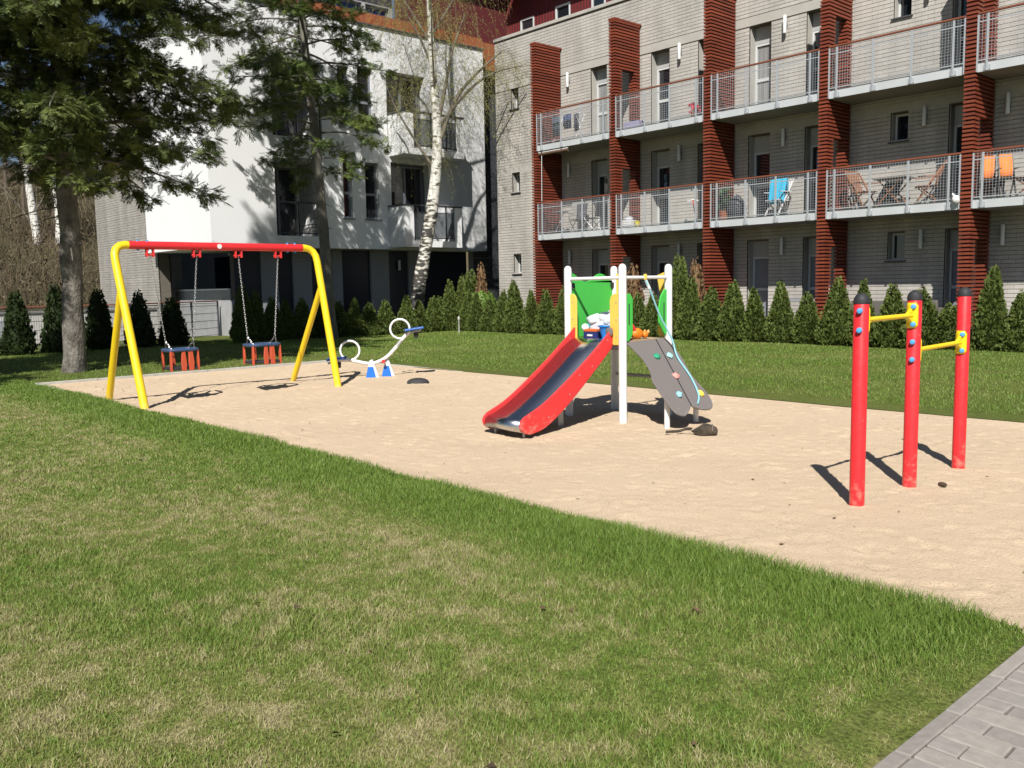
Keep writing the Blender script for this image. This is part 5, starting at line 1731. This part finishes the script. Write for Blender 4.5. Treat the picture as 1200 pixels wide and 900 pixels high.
MB().box(-6.998, -6.802, 7.466, 7.584, DZ + .086, DZ + .115).build('lid', mat('orange_print', (0.62, 0.14, 0.03), .5), t, bevel=.004)
MB().box(-6.94, -6.86, 7.4665, 7.469, DZ + .035, DZ + .055).build('printed_label', M_PWHITE, t)
t = thing('blue_bucket', 'blue toy bucket at the top of the slide', 'bucket', (-6.60, 7.52, DZ))
M_BKT = plastic('bucket_blue', (0.01, 0.20, 0.62), .35)
MB().lathe([(.062, .001), (.095, .145), (.108, .147), (.108, .162), (.090, .162), (.056, .012), (0, .012)], (-6.665, 7.51, DZ), 24).build('body', M_BKT, t)
MB().tube([(-6.775, 7.53, DZ + .13), (-6.75, 7.47, DZ + .10), (-6.69, 7.44, DZ + .085), (-6.63, 7.47, DZ + .10), (-6.605, 7.53, DZ + .13)], .004, 6).build('handle', M_PWHITE, t)
t = lump('play_ball', mat('white_ball', (0.72, 0.76, 0.78), .4), None, (-7.0, 7.50, DZ + .13), (.045, .045, .045), 2, .0)
tag(t, 'small whitish toy ball beside the toy sack on the platform', 'ball')
t = thing('orange_toy', 'orange toy animal with red tip on the platform beside the climbing ramp', 'toy', (-6.45, 7.78, DZ))
M_OT = plastic('toy_orange', (0.80, 0.21, 0.01), .4)
lump('body', M_OT, t, (-6.46, 7.77, DZ + .06), (.055, .085, .062), 3, .06, flat=DZ + .001)
lump('head', M_OT, t, (-6.45, 7.90, DZ + .045), (.036, .042, .04), 8, .06, flat=DZ + .001)
MB().tube([(-6.45, 7.72, DZ + .10), (-6.45, 7.69, DZ + .15), (-6.45, 7.675, DZ + .17)], [.022, .016, .012], 8).build('spout', M_PRED, t)
for dx in (-.02, .03): lump('ear', plastic('toy_ear', (0.82, 0.42, 0.16), .4), t, (-6.45 + dx, 7.925, DZ + .075), (.012, .02, .022), 1, .05)

# ---- dropped bag on the sand
t = thing('cloth_bag', 'small dark olive cloth bag with strap lying on the sand before the ramp', 'bag', (-5.2, 7.33, 0))
M_BAG = mat('olive_canvas', (0.038, 0.029, 0.019), .85, var=(9, .8), col2=(0.10, 0.076, 0.048), bump=(16, 1.0, .04))
ax0, ax1 = Vector((-5.32, 7.245, .025)), Vector((-5.11, 7.395, .03))
axd = (ax1 - ax0).normalized()
axs = Vector((-axd.y, axd.x, 0))
rrb = random.Random(5)
prof = [(0, .012), (.05, .018), (.14, .036), (.30, .062), (.45, .078), (.60, .080), (.80, .070), (.95, .050), (1.0, .02)]
vv, n = [], 20
for i, (s_, r_) in enumerate(prof):
    c = ax0.lerp(ax1, s_)
    for k in range(n):
        a = 2 * PI * k / n
        fold = 1 + .16 * math.sin(5 * a + s_ * 4) * (1.1 - s_) + .09 * math.sin(3 * a + 9 * s_) + rrb.uniform(-.06, .06)
        z = c.z + r_ * fold * math.sin(a) * .72 + (.012 if .4 < s_ < .9 and 0 < a < PI else 0)
        p = c + axs * (r_ * fold * math.cos(a))
        vv.append((p.x, p.y, max(z, -.025)))
ff = [(i * n + k, i * n + (k + 1) % n, (i + 1) * n + (k + 1) % n, (i + 1) * n + k) for i in range(len(prof) - 1) for k in range(n)]
MB().add(vv, ff, True).build('pouch', M_BAG, t)
MB().tube(smooth([tuple(ax0.lerp(ax1, .80) + axs * .074 * math.cos(a) + Vector((0, 0, .056 * math.sin(a) + .008))) for a in [k * PI / 8 for k in range(9)]], 2), .006, 6).build('seam', mat('bag_trim', (.16, .13, .10), .8), t)
for dz, sh in ((0, 0), (.012, .03)):
    MB().tube(smooth([(-5.32, 7.24 + sh * .5, .04 + dz), (-5.38, 7.225 + sh, .035 + dz), (-5.44, 7.20 + sh * .6, .012 + dz), (-5.50, 7.165, .004 + dz), (-5.545, 7.12, .002 + dz)], 4), .0085, 7).build('strap', M_BAG, t)
# pine cone by the middle red post
t = thing('pine_cone', 'brown pine cone on the sand beside the middle red post', 'pine cone', (-2.62, 6.62, 0))
lump('cone', mat('cone_brown', (0.075, 0.045, 0.025), .85, var=(60, .9), bump=(120, 1.0, .01)), t, (-2.62, 6.62, -.002), (.034, .021, .018), 6, .10)
# short pale marker post in front of the hedge
t = thing('marker_post', 'short pale marker post on the lawn edge before the thuja hedge', 'post', (-22.74, 18.32, 0))
MB().lathe([(.025, -.1), (.025, .44), (.04, .46), (.04, .52), (.02, .56), (0, .57)], (-22.74, 18.32, 0), 12).build('shaft', mat('pale_post', (.45, .43, .40), .7), t)

# ---- things on the balconies and terraces
def chair(name, label, x, y, z, rz, m, w=.46, recl=.35, slats=7, group=None):
    """folding slatted chair with crossed legs, facing -Y before rotation"""
    t = thing(name, label, 'chair', (x, y, z), group)
    T = Matrix.Translation((x, y, z)) @ Matrix.Rotation(rz, 4, 'Z')
    def P_(a, b, c): return T @ Vector((a, b, c))
    st = MB()
    for i in range(6):
        yy = -.20 + i * .075
        st.bar(P_(-w / 2, yy, .43), P_(w / 2, yy, .43), .05, .018)
    st.build('seat', m, t)
    bk = MB()
    for i in range(slats):
        xx = -w / 2 + .04 + i * (w - .08) / (slats - 1)
        bk.bar(P_(xx, .20, .46), P_(xx, .20 + recl * .5, .95), .035, .014, up=P_(0, 1, 0) - P_(0, 0, 0))
    bk.bar(P_(-w / 2, .20 + recl * .5, .96), P_(w / 2, .20 + recl * .5, .96), .03, .05)
    bk.build('backrest', m, t)
    for sg in (-1, 1):
        MB().bar(P_(sg * w / 2, -.25, 0), P_(sg * w / 2, .20 + recl * .5, .96), .03, .03).build('leg', m, t)
        MB().bar(P_(sg * (w / 2 - .035), .30, 0), P_(sg * (w / 2 - .035), -.18, .45), .03, .03).build('leg', m, t)
        MB().bar(P_(sg * (w / 2 + .03), -.22, .64), P_(sg * (w / 2 + .03), .27, .66), .04, .02).build('armrest', m, t)
    return t
def table(name, label, x, y, z, w, d, h, m, mt=None):
    t = thing(name, label, 'table', (x, y, z))
    tb_ = MB()
    for i in range(6): tb_.box(x - w / 2, x + w / 2, y - d / 2 + i * d / 6 + .004, y - d / 2 + (i + 1) * d / 6 - .004, z + h - .025, z + h)
    tb_.build('tabletop', mt or m, t)
    for sg in (-1, 1):
        MB().bar((x - w * .42, y + sg * d * .42, z), (x + w * .36, y + sg * d * .42, z + h - .03), .03, .03).build('leg', m, t)
        MB().bar((x + w * .42, y + sg * d * .38, z), (x - w * .36, y + sg * d * .38, z + h - .03), .03, .03).build('leg', m, t)
    return t
M_TEAK = mat('teak', (0.30, 0.12, 0.05), .6, var=(8, .6))
M_DKTOP = mat('weathered_tabletop', (0.10, 0.085, 0.07), .7)
F1, F2 = 3.186, 6.046
chair('folding_chair', 'wooden slatted folding chair left of the table on the middle balcony', -10.45, 21.12, F1, R(75), M_TEAK)
chair('folding_chair', 'wooden slatted folding chair right of the table on the middle balcony', -8.95, 21.12, F1, R(-60), M_TEAK)
table('folding_table', 'wooden folding table with dark top on the middle balcony', -9.72, 21.15, F1, .78, .6, .70, M_TEAK, M_DKTOP)
t = thing('folded_sunshade', 'dark folded sunshade panel leaning under the wooden balcony table', 'sunshade', (-9.8, 21.0, F1))
MB().prism([(-.38, 0), (.10, 0), (.36, .62), (-.06, .62)], lambda p, q, t_: (-9.80 + p, 20.98 + t_ + q * .12, F1 + .002 + q), -.012, .012).build('panel', mat('dark_canvas', (.035, .035, .03), .85, bump=(30, .4, .01)), t)
t = thing('watering_bird', 'white bird-shaped ornament clipped low on the balcony railing', 'ornament', (-8.03, 20.47, 3.13))
lump('body', M_PWHITE, t, (-8.03, 20.47, 3.22), (.085, .04, .085), 3, .08)
MB().tube([(-8.06, 20.47, 3.28), (-8.09, 20.47, 3.33), (-8.10, 20.47, 3.36)], [.03, .02, .01], 8).build('neck', M_PWHITE, t)
# bay at the far right: chairs under orange throws and a slatted table
M_ORT = mat('orange_cloth', (0.85, 0.22, 0.03), .8, var=(7, .4), bump=(20, .3, .01))
for i, (x, lb) in enumerate(((-7.62, 'left of the two'), (-7.22, 'right of the two'))):
    chair('folding_chair', 'dark folding chair under an orange throw, %s' % lb, x, 21.1, F1, R(20 + 8 * i), M_DKTOP, w=.28)
    th = thing('orange_throw', 'orange cloth hung over the dark balcony chair, %s' % lb, 'cloth', (x, 21.1, F1))
    b = MB()
    c_, s_ = math.cos(R(20 + 8 * i)), math.sin(R(20 + 8 * i))
    def Q_(a, b_, c): return (x + a * c_ - b_ * s_, 21.1 + a * s_ + b_ * c_, F1 + c)
    prof = [(.10, .50), (.20, .70), (.33, .98), (.37, 1.0), (.42, .96), (.42, .70), (.42, .52)]
    vv = [Q_(a, q + .012 * math.sin(a * 40), z) for q, z in prof for a in [-.125 + k * .025 for k in range(11)]]
    ff = [(r_ * 11 + k, r_ * 11 + k + 1, r_ * 11 + k + 12, r_ * 11 + k + 11) for r_ in range(len(prof) - 1) for k in range(10)]
    o = b.add(vv, ff, True).build('cloth', M_ORT, th)
    md = o.modifiers.new('t', 'SOLIDIFY'); md.thickness = .012
table('folding_table', 'narrow wooden table beside the orange throws on the right balcony', -6.75, 21.1, F1, .62, .5, .42, M_TEAK)
# bay with the blue towel
chair('folding_chair', 'white folding chair carrying a bright blue towel', -12.78, 21.1, F1, R(-8), M_PWHITE, w=.42)
th = thing('blue_towel', 'bright blue towel hung over the white balcony chair', 'towel', (-12.78, 20.95, F1))
vv, ff = [], []
prof = [(.42, .55), (.42, .9), (.38, 1.02), (.32, 1.0), (.24, .75), (.18, .50), (-.1, .47), (-.26, .46), (-.27, .35)]
prof = [(.14, .60), (.12, .95), (.09, 1.0), (.03, .97), (-.04, .70), (-.08, .42), (-.09, .34)]
vv = [(-12.78 + a, 21.12 + q + .012 * math.sin(a * 30), F1 + z) for q, z in prof for a in [-.23 + k * .046 for k in range(11)]]
ff = [(r_ * 11 + k, r_ * 11 + k + 1, r_ * 11 + k + 12, r_ * 11 + k + 11) for r_ in range(len(prof) - 1) for k in range(10)]
o = MB().add(vv, ff, True).build('cloth', mat('blue_terry', (0.02, 0.42, 0.66), .9, var=(9, .3)), th)
md = o.modifiers.new('t', 'SOLIDIFY'); md.thickness = .015
def pot(name, label, x, y, z, r, h, m, plant=None, ph=.4, n=120, seed=1):
    t = thing(name, label, 'plant' if plant else 'pot', (x, y, z))
    MB().lathe([(r * .75, 0), (r, h), (r * 1.06, h), (r * 1.06, h + .02), (r * .85, h + .02), (r * .8, h - .03), (0, h - .03)], (x, y, z), 18).build('pot', m, t)
    if plant:
        rr = np.random.default_rng(seed)
        P = np.stack([x + rr.normal(0, r * .7, n), y + rr.normal(0, r * .7, n), z + h + rr.uniform(0, ph, n)], 1)
        D = rr.normal(0, .6, (n, 3)) + [0, 0, .6]
        T, Fc = SPT[0]
        npmesh('leaves', rotate_batch(T, D, rr.normal(0, 1, (n, 3)), rr.uniform(.08, .17, n), P), batch_faces(Fc, len(T), n), plant, t)
    return t
M_TERRA = mat('terracotta', (0.42, 0.13, 0.055), .8, var=(6, .4))
M_DLEAF = mat('pot_leaf', (0.04, 0.09, 0.025), .6, island=.4, trans=.2)
pot('potted_plant', 'green plant in a terracotta pot beside the dark covered grill', -14.36, 21.0, F1, .15, .26, M_TERRA, M_DLEAF, .62, 170)
pot('potted_flower', 'pink flowers in a pot at the end of an upper balcony', -15.25, 20.85, F2, .10, .14, M_TERRA, mat('pink_petal', (0.72, 0.05, 0.10), .6, island=.3), .22, 60, 4)
pot('yellow_pot', 'small yellow pot beside the red fin on the first balcony row', -17.42, 21.0, F1, .085, .19, plastic('pot_yellow', (0.80, 0.66, 0.06), .4))
pot('terrace_pot', 'orange pot on a ground floor terrace wall behind the ramp', -15.73, 21.3, .30, .15, .75, M_TERRA)
t = thing('covered_grill', 'dark grey dome-covered grill on the balcony beside the terracotta pot', 'grill', (-13.98, 21.05, F1))
lump('cover', mat('grill_cover', (0.045, 0.05, 0.06), .55, bump=(9, .8, .04)), t, (-13.98, 21.05, F1 + .30), (.25, .24, .36), 7, .06, flat=F1 + .001)
t = thing('storage_tub', 'white plastic tub behind the left mesh of the second bay', 'tub', (-17.72, 20.95, F1))
MB().box(-17.92, -17.52, 20.8, 21.1, F1 + .001, F1 + .24).build('body', M_PWHITE, t, bevel=.02)
lump('rolled_cloth', M_SACK, t, (-17.72, 20.95, F1 + .28), (.17, .12, .07), 14, .2)
t = thing('child_scooter', 'black and white child scooter leaning in the second bay', 'scooter', (-15.4, 21.1, F1))
MB().bar((-15.58, 20.95, F1 + .06), (-15.22, 20.95, F1 + .08), .09, .03).build('deck', M_BLACK, t)
MB().tube([(-15.24, 20.95, F1 + .05), (-15.32, 20.95, F1 + .40), (-15.36, 20.95, F1 + .66)], .014, 8).build('stem', M_PRED, t)
MB().tube([(-15.52, 20.90, F1 + .60), (-15.36, 20.95, F1 + .66), (-15.20, 21.0, F1 + .62)], .017, 8).build('handlebar', M_PWHITE, t)
for x in (-15.60, -15.22): MB().lathe([(.02, -.014), (.06, -.014), (.065, 0), (.06, .014), (.02, .014)], (x, 20.95, F1 + .065), 16, (0, 1, 0)).build('wheel', M_BLACK, t)
# first bay, middle row: metal garden chairs and glass table
M_MET = mat('chair_metal', (.42, .42, .43), .4, .6)
M_SLING = mat('dark_sling', (.055, .055, .06), .7)
def metal_chair(label, x, y, rz):
    t = thing('garden_chair', label, 'chair', (x, y, F1), 'metal garden chairs')
    T = Matrix.Translation((x, y, F1)) @ Matrix.Rotation(rz, 4, 'Z')
    P_ = lambda a, b, c: tuple(T @ Vector((a, b, c)))
    for sg in (-1, 1): MB().tube([P_(sg * .22, .22, 0), P_(sg * .22, -.18, .40), P_(sg * .22, -.2, .62), P_(sg * .22, .18, .62), P_(sg * .22, .26, .95)], .013, 6).build('side_frame', M_MET, t)
    for sg in (-1, 1): MB().tube([P_(sg * .20, -.24, 0), P_(sg * .20, .20, .42)], .012, 6).build('leg', M_MET, t)
    MB().obox(P_(0, -.0, .42), Vector(P_(.21, 0, 0)) - Vector(P_(0, 0, 0)), Vector(P_(0, .2, 0)) - Vector(P_(0, 0, 0)), (0, 0, .008)).build('seat', M_SLING, t)
    MB().bar(P_(0, .19, .46), P_(0, .27, .95), .40, .012, up=Vector(P_(0, 1, 0)) - Vector(P_(0, 0, 0))).build('backrest', M_SLING, t)
metal_chair('metal garden chair with dark sling in the first bay of the middle row', -20.05, 21.2, R(10))
metal_chair('bare metal garden chair near the door in the first bay', -19.35, 21.15, R(-80))
t = thing('bistro_table', 'small metal bistro table at the left end of the first bay', 'table', (-20.75, 21.1, F1))
MB().lathe([(.0, .70), (.27, .70), (.28, .71), (.28, .725), (0, .725)], (-20.75, 21.1, F1), 22).build('tabletop', M_MET, t)
for k in range(3): MB().tube([(-20.75 + .2 * math.cos(k * 2.1), 21.1 + .2 * math.sin(k * 2.1), F1), (-20.75 - .12 * math.cos(k * 2.1), 21.1 - .12 * math.sin(k * 2.1), F1 + .70)], .012, 6).build('leg', M_MET, t)
# laundry on the top row
t = thing('drying_rack', 'clothes drying rack hung with dark blue laundry on the top left balcony', 'drying rack', (-20.3, 21.05, F2))
rk = MB()
for y in (20.85, 21.0, 21.15, 21.3): rk.tube([(-20.85, y, F2 + .86), (-19.75, y, F2 + .86)], .006, 5)
for x in (-20.85, -19.75): rk.tube([(x, 20.82, F2 + .86), (x, 21.33, F2 + .86)], .008, 5)
rk.build('rack', M_PWHITE, t)
for x in (-20.8, -19.8):
    MB().tube([(x, 20.8, F2), (x, 21.3, F2 + .86)], .009, 5).build('leg', M_PWHITE, t)
    MB().tube([(x, 21.35, F2), (x, 20.85, F2 + .86)], .009, 5).build('leg', M_PWHITE, t)
clo = [(-20.65, .16, .62, (0.07, 0.09, 0.12)), (-20.36, .10, .40, (0.03, 0.05, 0.13)), (-20.12, .13, .45, (0.05, 0.07, 0.16)), (-19.9, .09, .55, (0.03, 0.035, 0.06))]
for i, (x, w, L, c) in enumerate(clo):
    y = 20.85 + .15 * (i % 2)
    vv = [(x + w * u_ * (1 + .1 * math.sin(q * 9)), y + (-.012 if r_ > 0 else .012) * (1 + abs(q)) + .012 * math.sin(u_ * 9), F2 + .868 - abs(q) * L) for r_, q in [(-1, 1), (-1, .5), (-1, 0), (1, .01), (1, .5), (1, .8)] for u_ in (-1, -.5, 0, .5, 1)]
    ff = [(a * 5 + b, a * 5 + b + 1, a * 5 + b + 6, a * 5 + b + 5) for a in range(5) for b in range(4)]
    o = MB().add(vv, ff, True).build('garment', mat('garment_%d' % i, c, .9), t)
    md = o.modifiers.new('t', 'SOLIDIFY'); md.thickness = .008
t = thing('lilac_basket', 'low lilac basket behind the mesh of the second top bay', 'basket', (-17.6, 21.1, F2))
MB().box(-17.88, -17.3, 20.92, 21.25, F2 + .001, F2 + .28).build('basket', mat('lilac', (.36, .33, .50), .8, bump=(40, .4, .01)), t, bevel=.02)
# ground floor terraces: rattan seats and a grill behind the hedge
M_RAT = mat('grey_rattan', (.16, .145, .125), .8, var=(40, .6), bump=(70, .6, .01))
t = thing('rattan_sofa', 'grey rattan terrace sofa behind the hedge and the red posts', 'sofa', (-9.3, 20.45, .3))
MB().box(-10.3, -8.3, 20.32, 20.42, .30, 1.02).build('backrest', M_RAT, t, bevel=.02)
MB().box(-10.3, -8.3, 20.425, 21.0, .30, .68).build('seat', M_RAT, t, bevel=.02)
for x in (-10.45, -8.29): MB().box(x, x + .145, 20.33, 21.0, .30, .86).build('armrest', M_RAT, t, bevel=.02)
t = thing('terrace_grill', 'dark grill on tapered stand behind the hedge', 'grill', (-11.75, 20.6, .3))
MB().prism([(-.20, .31), (.14, .31), (.05, .78), (-.05, .78)], lambda p, q, t_: (-11.75 + p, 20.6 + t_, q), -.15, .15).build('stand', M_SLING, t)
MB().box(-12.15, -11.35, 20.35, 20.85, 1.0, 1.06).build('top', M_GREYR, t)
MB().tube([(-11.75, 20.6, .78), (-11.75, 20.6, 1.0)], .03, 8).build('neck', M_SLING, t)

# rolled awning under the top left balcony, with its crank rod
t = thing('rolled_awning', 'rolled brown awning with crank rod below the top left balcony', 'awning', (-20.6, 20.66, 5.7))
MB().tube([(-21.2, 20.62, 5.76), (-19.9, 20.62, 5.76)], .05, 12).build('roller', mat('awning_cloth', (.13, .075, .045), .8, var=(4, .4), stretch=(9, 1, 1)), t)
MB().tube([(-21.08, 20.60, 5.74), (-21.10, 20.60, 4.25)], .009, 6).build('crank_rod', M_PWHITE, t)
MB().box(-21.22, -19.88, 20.585, 20.60, 5.805, 5.835).build('cover_strip', M_PWHITE, t)
